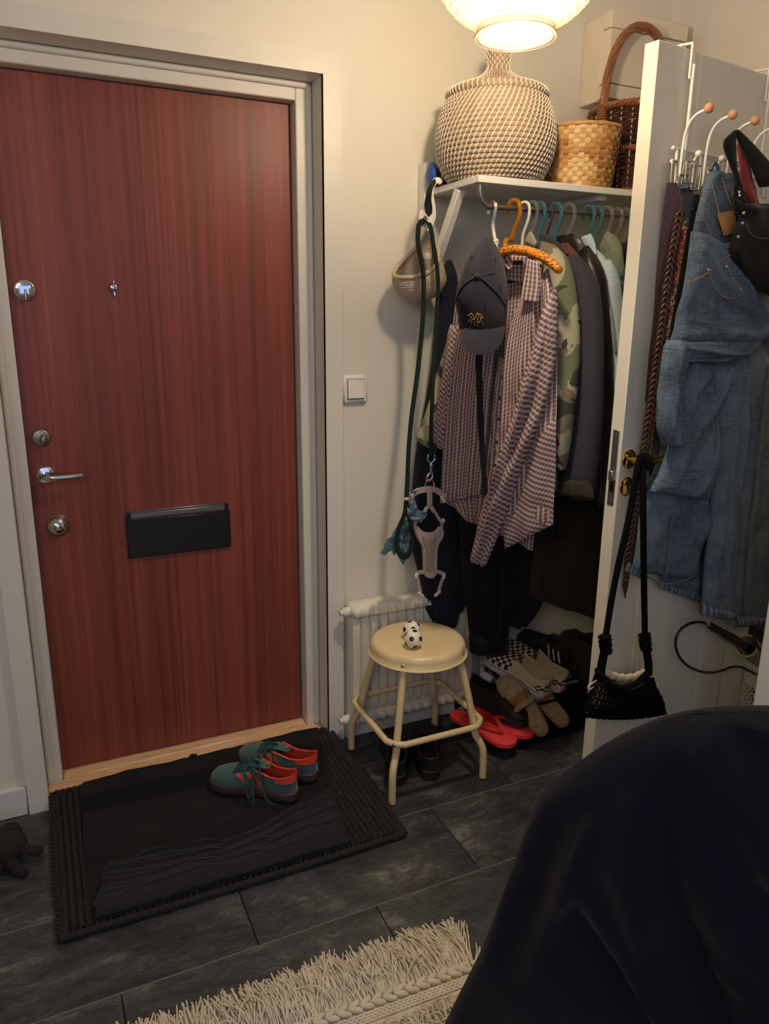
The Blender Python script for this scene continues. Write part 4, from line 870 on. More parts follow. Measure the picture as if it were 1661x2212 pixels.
t = gm('navy_blazer', 'dark navy blazer with a smooth sleeve between the camouflage and leather jackets', 'jacket', (1.4, 1.8, 1.0))
sh(t, 'body', 'blazer', PB, [(1170, 520), (1175, 700), (1180, 900), (1180, 1080)], [(1225, 530), (1250, 620), (1260, 800), (1265, 1050)], -.02, .05)
sh(t, 'near_sleeve', 'blazer', PB, [(1218, 560), (1222, 640), (1230, 760), (1228, 900), (1216, 1040)], [(1245, 548), (1282, 595), (1298, 660), (1303, 780), (1299, 920), (1284, 1062)], .015, .08, 16, 28, ((1, .6, .004, 0),), (7, .005))
sh(t, 'lapel', 'blazer', PB, [(1160, 508), (1175, 540), (1196, 575)], [(1185, 505), (1215, 532), (1230, 570)], .03, .012, 8, 10, (), (8, .003))
PO = Plane(1.34, 1.80, d=(.3, -.95))
sh(t, 'turned_cuff', 'olive', PB, [(1214, 1032), (1206, 1048), (1202, 1066)], [(1268, 1040), (1276, 1056), (1284, 1076)], .05, .07, 14, 8, ((3, .5, .005, 0),), (16, .006))
PBr = Plane(1.435, 1.83, d=(.3, -.95))
t = gm('suede_jacket', 'brown suede jacket showing a rust-coloured shoulder behind the navy blazer', 'jacket', (1.43, 1.83, 1.0))
sh(t, 'shoulder_and_body', 'suede', PBr, [(1200, 530), (1205, 640), (1215, 900), (1215, 1060)], [(1226, 524), (1262, 568), (1285, 625), (1295, 800), (1290, 1060)], 0, .06)
sh(t, 'collar', 'suede', PBr, [(1195, 530), (1205, 526)], [(1230, 552), (1228, 540)], .035, .014, 8, 5)
PL_ = Plane(1.475, 1.83, d=(.3, -.95))
t = gm('leather_jacket', 'black leather jacket with a shiny shoulder left of the pale denim jacket', 'jacket', (1.475, 1.83, .9))
sh(t, 'body', 'leather', PL_, [(1200, 545), (1215, 700), (1230, 900), (1230, 1080)], [(1262, 535), (1290, 600), (1312, 760), (1320, 1080)], -.01, .05)
sh(t, 'near_sleeve', 'leather', PL_, [(1252, 548), (1270, 640), (1285, 800), (1296, 960), (1296, 1100)], [(1270, 530), (1302, 582), (1313, 650), (1322, 800), (1330, 1100)], .02, .07, 14, 26, ((1.2, 1, .006, 0),), (12, .008))
sh(t, 'collar', 'leather', PL_, [(1196, 512), (1198, 522), (1206, 545)], [(1236, 504), (1254, 520), (1258, 552)], .025, .02, 10, 8, (), (10, .004))
PD = Plane(1.535, 1.83, d=(.3, -.95))
t = gm('pale_denim_jacket', 'bleached pale blue denim jacket hanging near the open door edge', 'jacket', (1.535, 1.83, 1.1))
sh(t, 'body', 'denimlt', PD, [(1258, 540), (1275, 640), (1300, 760), (1318, 900)], [(1292, 540), (1322, 580), (1340, 660), (1346, 900)], 0, .06, 14, 24, ((1.5, .5, .006, 0),), (10, .006))
sh(t, 'near_sleeve', 'denimlt', PD, [(1298, 570), (1310, 640), (1320, 720), (1322, 780), (1326, 920)], [(1318, 560), (1338, 610), (1345, 690), (1348, 780), (1352, 920)], .03, .06, 12, 22, ((1, 2, .005, 0),), (14, .006))
sh(t, 'collar', 'denimlt', PD, [(1255, 512), (1262, 528), (1278, 552)], [(1276, 504), (1284, 522), (1290, 548)], .035, .012, 8, 8)
sh(t, 'seam_band', 'hem', PD, [(1294, 572), (1308, 620), (1320, 690), (1326, 760)], [(1298, 568), (1313, 618), (1326, 690), (1332, 760)], .062, .004, 4, 20, ((0, 20, .002, 0),))
PSh = Plane(1.585, 1.83, d=(.3, -.95))
t = gm('sage_fleece', 'fluffy sage green fleece with a pointed collar beside the open door edge', 'jacket', (1.585, 1.83, 1.1))
sh(t, 'collar', 'sherpa', PSh, [(1296, 535), (1298, 545), (1320, 590), (1336, 625)], [(1313, 499), (1334, 516), (1345, 545), (1346, 620)], .02, .035, 14, 16, (), (40, .006))
sh(t, 'body', 'darkgreen', PSh, [(1290, 540), (1310, 640), (1335, 800), (1340, 1000)], [(1345, 545), (1356, 620), (1362, 800), (1362, 1000)], -.02, .05)
PX = Plane(1.64, 1.83, d=(.3, -.95))
t = gm('black_jacket', 'black jacket showing only its shoulder next to the open door edge', 'jacket', (1.64, 1.83, .8))
sh(t, 'body', 'black', PX, [(1330, 530), (1335, 640), (1340, 800), (1340, 1100)], [(1370, 520), (1385, 640), (1390, 800), (1390, 1100)], 0, .05)

# long dark coats below and behind
PN = Plane(1.1, 2.105, 0)
t = gm('navy_parka', 'dark navy padded jacket hanging against the wall left of the plaid shirt', 'jacket', (1.12, 2.1, .45), 'dark coats at the back of the rod')
sh(t, 'upper_body', 'navy', PN, [(966, 561), (956, 590), (946, 660), (935, 760), (920, 860), (900, 960)], [(974, 562), (984, 590), (990, 640), (1000, 760), (1010, 860), (1020, 980)], 0, .06, 14, 26, ((2.5, .6, .006, 0),), (8, .010))
sh(t, 'lower_body', 'navy', PN, [(905, 930), (893, 1020), (888, 1110), (890, 1180), (906, 1250), (920, 1320), (932, 1345)], [(1020, 940), (1022, 1060), (1020, 1180), (1015, 1260), (998, 1310), (990, 1320)], .01, .09, 18, 28, ((2, .3, .008, 1),), (7, .014))
sh(t, 'cuff', 'navy', PN, [(934, 1310), (938, 1330), (940, 1352)], [(996, 1305), (990, 1330), (984, 1354)], .03, .06, 12, 6, ((9, 0, .0015, 0),))
PK = Plane(1.3, 2.02, 0)
t = gm('long_black_coat', 'long black coat with a stitched hem hanging lowest, behind the stool', 'coat', (1.33, 2.02, .29), 'dark coats at the back of the rod')
sh(t, 'body', 'blackwool', PK, [(1040, 560), (1010, 760), (995, 1000), (995, 1200), (1010, 1330), (1016, 1380)], [(1150, 560), (1150, 760), (1140, 1000), (1115, 1200), (1098, 1330), (1094, 1380)], 0, .09, 18, 34, ((2, .3, .010, 0),), (6, .010))
sh(t, 'hem_band', 'blackwool', PK, [(1014, 1372), (1015, 1395), (1016, 1410)], [(1096, 1368), (1096, 1390), (1094, 1408)], .004, .095, 16, 5)
PK2 = Plane(1.5, 2.05, 0)
t = gm('black_padded_coat', 'black padded coat with a rounded lower edge between the long coat and the brown coat', 'coat', (1.5, 2.05, .45), 'dark coats at the back of the rod')
sh(t, 'body', 'black', PK2, [(1110, 560), (1090, 900), (1070, 1150), (1080, 1280), (1096, 1350)], [(1200, 560), (1200, 900), (1190, 1150), (1180, 1270), (1130, 1345)], 0, .10, 16, 30, ((2, .6, .010, 0),), (7, .010))
sh(t, 'side_flap', 'black', PK2, [(1110, 1100), (1112, 1220), (1118, 1310)], [(1185, 1100), (1175, 1240), (1150, 1322)], .02, .08, 12, 14)
PK3 = Plane(1.6, 1.95, -8)
t = gm('brown_long_coat', 'long dark olive-brown coat with a flared hem hanging beside the open door', 'coat', (1.6, 1.95, .38), 'dark coats at the back of the rod')
sh(t, 'body', 'olive', PK3, [(1190, 600), (1180, 900), (1160, 1080), (1150, 1200), (1141, 1287)], [(1290, 600), (1310, 900), (1315, 1080), (1312, 1200), (1300, 1338)], 0, .08, 20, 32, ((2.5, .2, .010, 0),), (6, .008))
sh(t, 'patch_pocket', 'olive', PK3, [(1205, 1110), (1203, 1160)], [(1232, 1112), (1236, 1162)], .045, .008, 6, 6)

# ------------------------------------------------------------------ open inner door with its hook rack
LB = aZ(1424, 84.5, 2.05); LP = Plane(LB.x, LB.y, 9.3); LU = LP.u; LN = LP.n; UP = V((0, 0, 1))
LR = Matrix((LU, -LN, UP)).transposed()
def lf(s, z, off=0.0): return V((LB.x, LB.y, 0)) + LU*s + LN*off + UP*z
d2 = thing('door_2', 'open white inner door seen edge-on with brass handle, hung with clothes', 'door', lf(.3, .01, -.02), kind='structure')
b = Mb(); b.box(lf(.3135, 1.03, -.02), (.627, .040, 2.04), .0015, LR); b.build('door_leaf', 'leaf', d2)
for s0, s1, nm in ((.1365, .1385, 'groove'), (.165, .167, 'groove'), (.488, .512, 'groove')):
    Mb().box(lf((s0+s1)/2, 1.03, .0004), (s1-s0, .0012, 2.03), 0, LR).build('panel_joint', 'white', d2)
lk = Mb(); lk.box(lf(-.0006, 1.035, -.02), (.0026, .021, .205), .001, LR); lk.build('lock_plate', 'darksteel', d2)
Mb().box(lf(-.008, 1.016, -.016), (.018, .014, .028), .002, LR).build('latch', 'steel', d2); Mb().box(lf(-.0015, .985, -.02), (.004, .013, .03), 0, LR).build('bolt_hole', 'hole', d2)
for z in (1.125, .945): Mb().lathe([(.0055, 0), (.005, .0015), (0, .0016)], 12, lf(-.0015, z, -.02), ax(-LU)).build('screw', 'steel', d2)
AR = ax(LN)
Mb().lathe([(.026, 0), (.026, .004), (.020, .009), (.0, .009)], 28, lf(.032, 1.060), AR).build('handle_rosette', 'brass', d2, 50)
hp = [lf(.032, 1.06, .005), lf(.032, 1.06, .026), lf(.036, 1.06, .037), lf(.048, 1.06, .042), lf(.09, 1.058, .043), lf(.135, 1.060, .042)]
Mb().tube(crv(hp, 22), lambda u: .0085 + .0015*math.sin(u*PI*2), 10).build('lever_handle', 'brass', d2, 50)
Mb().lathe([(.026, 0), (.026, .004), (.020, .009), (.008, .009), (.007, .004), (0, .004)], 28, lf(.032, .985), AR).build('key_rosette', 'brass', d2, 50)
Mb().box(lf(.032, .983, .0085), (.004, .002, .014), 0, LR).build('keyhole', 'hole', d2)

hr = thing('hook_rack', 'white wire over-door hook rack with wooden balls on the open inner door', 'hook rack', lf(.3, 1.72, .03))
def strapw(s):
    b = Mb(); b.tube(crv([lf(s, 2.0, -.046), lf(s, 2.058, -.045), lf(s, 2.060, .008), lf(s, 2.05, .010), lf(s, 1.985, .010)], 26), .0032, 7).tube([lf(s, 1.985, .010), lf(s+.006, 1.985, .014)], .0032, 6).tube(crv([lf(s+.008, 2.015, .014), lf(s+.008, 1.9, .014), lf(s+.008, 1.80, .012)], 14), .0042, 8); return b.build('over_door_strap', 'wire', hr)
strapw(.112); strapw(.445)
for z in (1.826, 1.796): Mb().tube([lf(.075, z, .012), lf(.60, z, .012)], .0036, 8).sph(lf(.075, z, .012), .0055, 8, 6).build('cross_wire', 'wire', hr)
HS = [.085 + .0965*k for k in range(6)]
for s in HS:
    h = crv([lf(s, 1.822, .016), lf(s, 1.78, .017), lf(s, 1.752, .020), lf(s, 1.746, .026), lf(s, 1.752, .031), lf(s, 1.80, .031), lf(s, 1.85, .034), lf(s, 1.878, .044), lf(s, 1.893, .062), lf(s, 1.898, .082)], 44)
    o = Mb().tube(h, .0036, 8).build('hook', 'wire', hr); Mb().sph(lf(s, 1.900, .092), .0115, 16, 10).build('wooden_ball', 'woodball', o)
    h = crv([lf(s+.03, 1.796, .016), lf(s+.03, 1.782, .022), lf(s+.03, 1.786, .036), lf(s+.03, 1.806, .052)], 18)
    o = Mb().tube(h, .0034, 8).build('lower_hook', 'wire', hr); Mb().sph(lf(s+.03, 1.811, .056), .0085, 12, 8).build('white_knob', 'wire', o)

# ---- belts on the first hook
def beltpts(pts): return crv([LP(a, b, o) for a, b, o in pts], 60)
BN = (LN*.8 - LU*.6).normalized()
def belt(lab, m, pts, w, th=.004): t = thing('belt', lab, 'belt', beltpts(pts)[-1], 'belts on the first rack hook'); Mb().strap(beltpts(pts), w, th, BN, lambda u: 1 if u < .965 else max(.15, (1-u)/.035)).build('strap_band', m, t); return t, beltpts(pts)
def buckle(t, c, w, h, m='nickel', r=.003):
    q = [V((-w, 0, -h)), V((w, 0, -h)), V((w, 0, h)), V((-w, 0, h))]; A = BN.cross(UP).normalized()
    pts = []
    for i in range(4):
        a, b = q[i], q[(i+1) % 4]
        for k in range(6): p = a.lerp(b, .08 + .84*k/5); pts.append(c + A*p.x + UP*p.z)
    Mb().tube(pts, r, 8, True).build('buckle', m, t); Mb().tube([c - UP*h*.8, c + UP*h + BN*.004], r*.7, 7).build('prong', m, t)
t, P = belt('dark brown belt with a large square nickel buckle, leftmost on the rack', 'brownleather', [(1455, 395, .022), (1449, 440, .02), (1441, 500, .016), (1432, 580, .012), (1424, 680, .009), (1412, 780, .007), (1402, 880, .006)], .030)
buckle(t, LP(1462, 374, .024), .014, .027, 'nickel', .003)
t, P = belt('braided reddish-brown leather belt hanging with its pointed tip lowest', 'brownleather', [(1478, 405, .036), (1466, 470, .034), (1449, 560, .032), (1436, 650, .03), (1424, 740, .028), (1410, 840, .025), (1396, 940, .022), (1382, 1040, .018), (1369, 1120, .014), (1358, 1200, .012), (1351, 1260, .010), (1350, 1292, .010)], .016)
br = Mb()
for q in range(4):
    Q = []
    for k in range(0, 216):
        f_i = 3 + 53*k/215; i = int(f_i); e = f_i - i; c = P[i].lerp(P[min(59, i+1)], e); T = (P[min(59, i+1)]-P[i-1]).normalized(); B = T.cross(BN).normalized(); th = 2*PI*k/14.0 + q*PI/2; tap = 1 if k < 205 else .5
        Q.append(c + B*.0085*tap*math.sin(th) + BN*(.0034 + .0022*math.sin(2*th)))
    br.tube(Q, .0042, 6)
br.build('braid', 'brownleather', t)
for i in (4, 13): T = (P[i+1]-P[i-1]).normalized(); B = T.cross(BN).normalized(); Mb().box(P[i] + BN*.003, (.027, .008, .009), .002, Matrix((B, BN, T)).transposed()).build('keeper_loop', 'brownleather', t)
buckle(t, LP(1476, 392, .04), .011, .015, 'darksteel', .0024)
t, P = belt('black belt with a floral embroidered band of rust and cream', 'blackbelt', [(1489, 405, .046), (1482, 460, .045), (1472, 530, .043), (1460, 600, .041), (1446, 680, .039), (1434, 760, .036), (1421, 840, .032), (1408, 920, .028), (1400, 985, .024)], .021)
Mb().strap([p + BN*.0025 for p in P[6:]], .012, .002, BN).build('embroidered_band', 'floral', t); buckle(t, LP(1489, 372, .050), .0095, .024, 'nickel', .0024)
t, P = belt('plain black leather belt with a pale nickel buckle, rightmost of the belts', 'blackbelt', [(1503, 420, .050), (1496, 470, .049), (1487, 540, .047), (1476, 610, .045), (1462, 690, .043), (1448, 780, .04), (1432, 870, .036), (1418, 960, .03), (1408, 1040, .026)], .019)
buckle(t, LP(1503, 384, .058), .010, .027, 'nickel', .0026)
Mb().box(P[3] + BN*.003, (.022, .008, .009), .002, LR).build('keeper_loop', 'blackbelt', t)

# ---- jeans
def leg(t, nm, m, L, R, off, th, folds=(), nz=(9, .010), nu=30, nv=48, prof=.5, rid=()): return sh(t, nm, m, LP, L, R, off, th, nu, nv, folds, nz, prof, rid=rid)
t = thing('faded_jeans', 'faded grey-blue jeans with frayed hems hanging at the right edge of the rack', 'jeans', LP(1600, 1340, .04))
leg(t, 'seat_and_thighs', 'denim2', [(1560, 375), (1565, 520), (1555, 680), (1552, 800), (1545, 900)], [(1610, 370), (1680, 560), (1720, 680), (1730, 800), (1725, 900)], .035, .06)
leg(t, 'left_leg', 'denim2', [(1548, 780), (1545, 900), (1540, 1040), (1528, 1180), (1516, 1318)], [(1622, 770), (1612, 900), (1598, 1040), (1588, 1180), (1583, 1330)], .062, .055, (), (9, .006), rid=((.2, .05, .15, .95, .08, .012), (.6, .0, .75, .9, .10, -.016), (.85, .3, .5, .8, .08, .010)))
leg(t, 'right_leg', 'denim2', [(1612, 740), (1608, 900), (1598, 1040), (1585, 1180), (1578, 1338)], [(1760, 740), (1750, 900), (1735, 1040), (1715, 1180), (1700, 1330)], .052, .055, (), (9, .006), rid=((.12, .05, .10, .95, .06, .014), (.28, .0, .3, .95, .07, -.016), (.5, .1, .45, .95, .08, .014)))
leg(t, 'frayed_hem', 'hem', [(1516, 1302), (1514, 1328)], [(1584, 1320), (1583, 1336)], .068, .058, ((8, 0, .0025, 0),), nv=4); leg(t, 'frayed_hem', 'hem', [(1578, 1330), (1576, 1352)], [(1702, 1322), (1700, 1342)], .058, .060, ((8, 0, .0025, 0),), nv=4)
Mb().strap(crv([LP(*p, .088) for p in ((1660, 790), (1645, 900), (1630, 1040), (1614, 1180), (1604, 1330))], 40), .007, .004, LN).build('side_seam', 'denim', t)
leg(t, 'waist_piece', 'denim2', [(1585, 395), (1580, 430), (1572, 470)], [(1625, 388), (1628, 440), (1632, 500)], .075, .02, nv=10)
t = thing('blue_jeans', 'mid-blue jeans with a tan leather waistband patch and folded leg, hung by a belt loop', 'jeans', LP(1440, 1255, .05))
leg(t, 'waistband', 'denim', [(1532, 372), (1516, 420), (1500, 480), (1488, 560)], [(1552, 362), (1572, 430), (1590, 510), (1602, 570)], .078, .035, nz=(10, .010))
leg(t, 'hips', 'denim', [(1492, 500), (1482, 580), (1470, 650), (1452, 720), (1442, 745)], [(1598, 540), (1618, 600), (1640, 650), (1668, 700), (1676, 740)], .082, .075, ((1.4, .6, .008, 0), (3, 2, .003, 1)), (8, .012), 36, 40, rid=((.0, .1, .5, .5, .05, .012), (.1, .75, .6, .95, .05, .012), (.25, .55, .9, .85, .05, -.012), (.55, .1, .75, .6, .04, .010), (.0, .9, .95, .9, .06, .016)))
leg(t, 'thigh_fold', 'denim', [(1442, 735), (1432, 790), (1428, 850), (1424, 920), (1432, 960)], [(1486, 735), (1478, 790), (1470, 860), (1464, 920), (1466, 965)], .10, .055, (), (10, .008), 24, 34, rid=((.3, .0, .25, .9, .12, .014), (.7, .1, .8, .9, .1, -.012), (.1, .4, .9, .85, .06, .010)))
leg(t, 'fold_roll', 'denim', [(1462, 740), (1470, 760), (1478, 782)], [(1642, 728), (1630, 760), (1560, 782)], .105, .06, (), (9, .008), 36, 18, rid=((.0, .3, .9, .5, .15, .012), (.2, .9, .8, .6, .12, -.012)))
leg(t, 'upper_leg', 'denim', [(1478, 760), (1466, 840), (1452, 940), (1430, 1010), (1404, 1060)], [(1568, 790), (1556, 880), (1546, 960), (1540, 1040), (1532, 1080)], .08, .06, (), (8, .008), 34, 44, rid=((.1, .05, .2, .9, .08, .018), (.9, .1, .15, .62, .06, .022), (.75, .05, .1, .5, .06, -.024), (.95, .3, .3, .85, .05, -.020), (.9, .55, .6, .98, .06, .016)))
leg(t, 'lower_leg', 'denim', [(1424, 985), (1400, 1050), (1382, 1120), (1372, 1190), (1364, 1232)], [(1536, 1000), (1530, 1080), (1516, 1160), (1508, 1220), (1500, 1250)], .036, .056, (), (8, .008), 36, 44, rid=((.55, .0, .98, .6, .05, .022), (.5, .1, .9, .75, .05, -.020), (.1, .2, .45, .5, .08, .010), (.2, .5, .6, .7, .08, -.010), (.98, .3, .8, .95, .05, .012), (.1, .9, .7, .8, .06, .008)))
leg(t, 'back_leg', 'denim', [(1470, 980), (1450, 1100), (1432, 1200), (1428, 1262)], [(1552, 980), (1548, 1100), (1532, 1200), (1522, 1300)], .020, .03, ((1.5, .4, .008, 0),), nv=26)
leg(t, 'hem', 'hem', [(1425, 1255), (1424, 1270)], [(1526, 1288), (1522, 1304)], .022, .034, ((7, 0, .002, 0),), nv=4)
leg(t, 'turned_hem', 'hem', [(1358, 1214), (1350, 1228), (1352, 1234)], [(1390, 1238), (1388, 1246), (1384, 1250)], .062, .008, nv=8, nu=10, nz=(20, .004)); Mb().tube(crv([LP(*p, .066) for p in ((1392, 1240), (1410, 1252), (1430, 1260), (1460, 1260), (1484, 1252), (1494, 1246))], 30), .0024, 6).build('raw_edge', 'hem', t)
c = [LP(*p, .1035) for p in ((1550, 461), (1583, 454), (1593, 493), (1590, 503), (1564, 510))]
mb = Mb(); n_ = len(c); mb.add([p + LN*.0015 for p in c] + [p - LN*.002 for p in c], [list(range(n_)), list(range(n_, 2*n_))[::-1]] + [[i, (i+1) % n_, n_+(i+1) % n_, n_+i] for i in range(n_)]).build('leather_patch', 'tan', t, 20)
def stitch(pts, off=.118, m='thread', r=.0012, nm='topstitch'): Mb().tube(crv([LP(a, b, off) for a, b in pts], 24), r, 5).build(nm, m, t)
stitch([(1534, 380), (1546, 430), (1556, 470)], .104); stitch([(1560, 385), (1575, 430), (1584, 455)], .104); stitch([(1503, 460), (1524, 480), (1540, 520), (1558, 555)], .113); stitch([(1478, 612), (1520, 595), (1560, 560), (1585, 548)], .121)
stitch([(1530, 585), (1540, 610), (1556, 635), (1575, 645), (1600, 640), (1620, 632)], .122); stitch([(1570, 577), (1590, 610), (1600, 628)], .122)
for p in ((1530, 583), (1569, 576), (1599, 625)): Mb().lathe([(.0055, 0), (.005, .002), (.002, .004), (0, .004)], 12, LP(*p, .120), AR).build('rivet', 'nickel', t)
Mb().strap(crv([LP(*p, .118) for p in ((1556, 536), (1575, 530), (1592, 522))], 8), .012, .004, LN).build('belt_loop', 'denim', t); Mb().strap(crv([LP(*p, .105) for p in ((1536, 368), (1544, 352), (1552, 366))], 10), .008, .004, LN).build('belt_loop', 'denim', t)
stitch([(1466, 1000), (1462, 1060), (1452, 1120), (1444, 1180), (1438, 1245)], .0655, 'hem', .0022, 'leg_seam'); stitch([(1545, 800), (1548, 900), (1544, 1000)], .112, 'hem', .0018, 'leg_seam')
# ---- black garment with maroon lining
t = thing('black_waistband_garment', 'black buttoned garment with a maroon lining hanging over the third rack hook', 'trousers', LP(1620, 640, .1))
leg(t, 'left_band', 'black', [(1586, 281), (1562, 308), (1574, 345), (1586, 372), (1584, 430)], [(1588, 284), (1591, 320), (1592, 350), (1600, 400), (1622, 455)], .110, .012, nz=(8, .003), nv=22)
leg(t, 'right_band', 'black', [(1588, 281), (1598, 312), (1622, 360), (1640, 405)], [(1596, 280), (1622, 305), (1662, 350), (1690, 400)], .104, .012, nz=(8, .003))
leg(t, 'maroon_lining', 'maroon', [(1591, 312), (1596, 350), (1602, 395), (1620, 440), (1634, 462)], [(1602, 318), (1618, 350), (1626, 385), (1634, 430), (1641, 466)], .092, .010, ((1, 0, .002, 0),), (14, .004))
leg(t, 'body', 'black', [(1594, 440), (1598, 470), (1583, 500), (1577, 545), (1590, 575), (1612, 615)], [(1690, 440), (1720, 500), (1730, 560), (1720, 620), (1700, 650)], .122, .05, ((1.5, .5, .006, 0),), (8, .012))
leg(t, 'waist_fold', 'black', [(1584, 425), (1590, 450), (1612, 478)], [(1622, 452), (1660, 475), (1700, 485)], .128, .02, nv=10)
stitchp = [(1612, 484), (1622, 505), (1640, 514), (1670, 516)]
Mb().tube(crv([LP(a, b, .152) for a, b in stitchp], 18), .0012, 5).build('pale_stitch', 'hem', t)
for p in ((1596, 415), (1597, 422)): Mb().lathe([(.0036, 0), (.003, .002), (0, .0022)], 12, LP(*p, .120), AR).build('snap_button', 'wire', t)
for p in ((1605, 461), (1603, 483), (1594, 512)): Mb().lathe([(.0048, 0), (.004, .003), (0, .004)], 12, LP(*p, .146), AR).build('button', 'nickel', t)

# ---- black crocheted bag on the handle
BO = .055
t = thing('crochet_bag', 'small black openwork crocheted bag hanging by long cords from the brass handle', 'bag', LP(1345, 1555, BO))
def cord(pts, r, nm='cord', m='yarn', n=40): return Mb().tube(crv([LP(a, b, o) for a, b, o in pts], n), r, 9).build(nm, m, t)
cord([(1383, 986, .054), (1377, 1010, .056), (1369, 1060, BO), (1356, 1130, BO), (1338, 1210, BO), (1322, 1290, BO), (1308, 1376, BO)], .0085)
cord([(1386, 986, .054), (1388, 1012, .062), (1389, 1080, .078), (1390, 1180, .082), (1391, 1260, .078), (1392, 1320, .062), (1393, 1378, BO)], .0085)
Mb().tube(crv([lf(.044, 1.040, .026), lf(.044, 1.064, .027), lf(.044, 1.076, .042), lf(.044, 1.066, .057), lf(.044, 1.040, .058)], 16), .0085, 9).build('cord', 'yarn', t)
for a, b in ((1307, 1375), (1393, 1372)):
    for k in range(4): c = LP(a-1+k*1.0, b + k*9.5, BO+.002); Mb().tube([c + LU*.0125*math.cos(q*PI/8) + LN*.0115*math.sin(q*PI/8) + UP*.004*math.sin(q*PI/8+k) for q in range(16)], .0062, 7, True).build('knot', 'yarn', t)
cord([(1306, 1405, BO), (1299, 1440, BO), (1297, 1470, BO)], .0115); cord([(1396, 1400, BO), (1401, 1440, BO), (1397, 1472, BO)], .0115)
rimc = [(1290, 1454, BO+.012), (1302, 1462, BO+.022), (1320, 1478, BO+.032), (1346, 1486, BO+.034), (1372, 1478, BO+.032), (1390, 1462, BO+.022), (1402, 1450, BO+.012)]
cord(rimc, .0085, 'mouth_rim'); cord([(a, b-6, 2*BO-o) for a, b, o in rimc], .0085, 'mouth_rim')
Lb = [(1292, 1456), (1284, 1490), (1268, 1525), (1258, 1545)]; Rb = [(1402, 1452), (1415, 1482), (1430, 1515), (1437, 1540)]
def bagpt(u, v, sd):
    tl = crv([LP(a, b, BO) for a, b in Lb], 21); 
    return None
TL = crv([LP(a, b, BO) for a, b in Lb], 25); TR = crv([LP(a, b, BO) for a, b in Rb], 25); TT = crv([LP(a, b, BO) for a, b, o in rimc], 41)
def bagp(u, v, sd):
    j = v*24; i = min(23, int(j)); e = j-i; a = TL[i].lerp(TL[i+1], e); b = TR[i].lerp(TR[i+1], e); p = a.lerp(b, u); k = u*40; q = min(39, int(k)); top = TT[q].lerp(TT[q+1], k-q)
    base = TL[0].lerp(TR[0], u); sag = (top - base); bot = UP*(-.012*math.sin(PI*u)); p = p + sag*(1-v)**1.6 + bot*v
    return p + LN*sd*(.036*math.sin(PI*min(1, .12+v*.88))**.6*max(0, 1-(2*u-1)**2)**.4)
net = Mb(); nC = 27; nR = 13
for sd in (1, -1):
    for i in range(nC+1):
        for s2 in (-1, 1):
            net.tube([bagp(max(0, min(1, (i + .30*s2*(1 if j % 2 else -1))/nC)), j/(nR*1), sd) + LN*.0012*s2 for j in range(nR+1)], .0028, 5, caps=False)
    for j in (nR,): net.tube([bagp(k/40, 1, sd) + UP*.002*math.sin(k*2.4) for k in range(41)], .006, 6)
net.build('open_mesh', 'yarn', t, kind='stuff')
li = Mb().grid(lambda u, v: bagp(.06+.88*u, .02 + v*.74, .72) + UP*.0, 24, 12).grid(lambda u, v: bagp(.06+.88*u, .0 + v*.74, -.72) + UP*.012*(1-v)*math.sin(PI*u), 24, 12)
li.build('cream_lining', 'linen', t)
gt = Mb()
for k in range(19):
    u = .10 + .8*k/18; c = bagp(u, 0, -.2); gt.sph(c + UP*(.006 + .024*math.sin(PI*u)) + V((0, 0, .002*math.sin(k*2.1))), .0075, 8, 6, (1, 1, 1.6))
gt.build('gathered_top', 'linen', t)
for pts in ([(1288, 1470, .06), (1276, 1478, .075), (1270, 1484, .075), (1272, 1490, .075), (1282, 1484, .07)], [(1404, 1462, .07), (1416, 1462, .08), (1421, 1472, .08), (1418, 1480, .08), (1424, 1490, .08), (1428, 1500, .08)]): cord(pts, .0022, 'drawstring', 'linen', 24)

# ------------------------------------------------------------------ things beyond the side doorway
t = thing('dark_cabinet', 'dark brown wooden cabinet side standing beyond the open inner door', 'cabinet', (2.34, 1.95, 0))
Mb().b2((2.20, 1.76, 0), (2.90, 2.19, .82), .004).build('cabinet_body', 'dark', t); Mb().b2((2.196, 1.80, .04), (2.2, 2.15, .78)).build('side_panel', 'dark', t)
t = thing('white_bin', 'white plastic mesh bin beside the dark cabinet at the right edge', 'bin', (2.24, 1.585, 0))
bcn = V((2.242, 1.590, 0)); bh = .275
def binp(a, z, d=0): r = .082 + .022*z/bh; return bcn + V(((r+d)*math.cos(a), (r+d)*math.sin(a), z))
b = Mb().grid(lambda u, v: binp(2*PI*u, bh*.72 + bh*.28*v), 40, 2, cu=True).grid(lambda u, v: binp(2*PI*u, bh*.72 + bh*.28*v, -.004), 40, 2, cu=True).grid(lambda u, v: binp(2*PI*u, .02*v), 40, 1, cu=True); b.lathe([(.08, .003), (0, .003)], 30, bcn, None, False); b.build('solid_band', 'bin', t)
Mb().tube([binp(2*PI*k/48, bh, .002) for k in range(48)], .0055, 7, True).build('rim', 'bin', t)
nb = Mb()
for i in range(46):
    for s2 in (-1, 1): nb.tube([binp(2*PI*(i + s2*j*.5)/46, .02 + (bh*.72-.02)*j/12) for j in range(13)], .0016, 4, caps=False)
nb.build('mesh_wall', 'bin', t, kind='stuff')
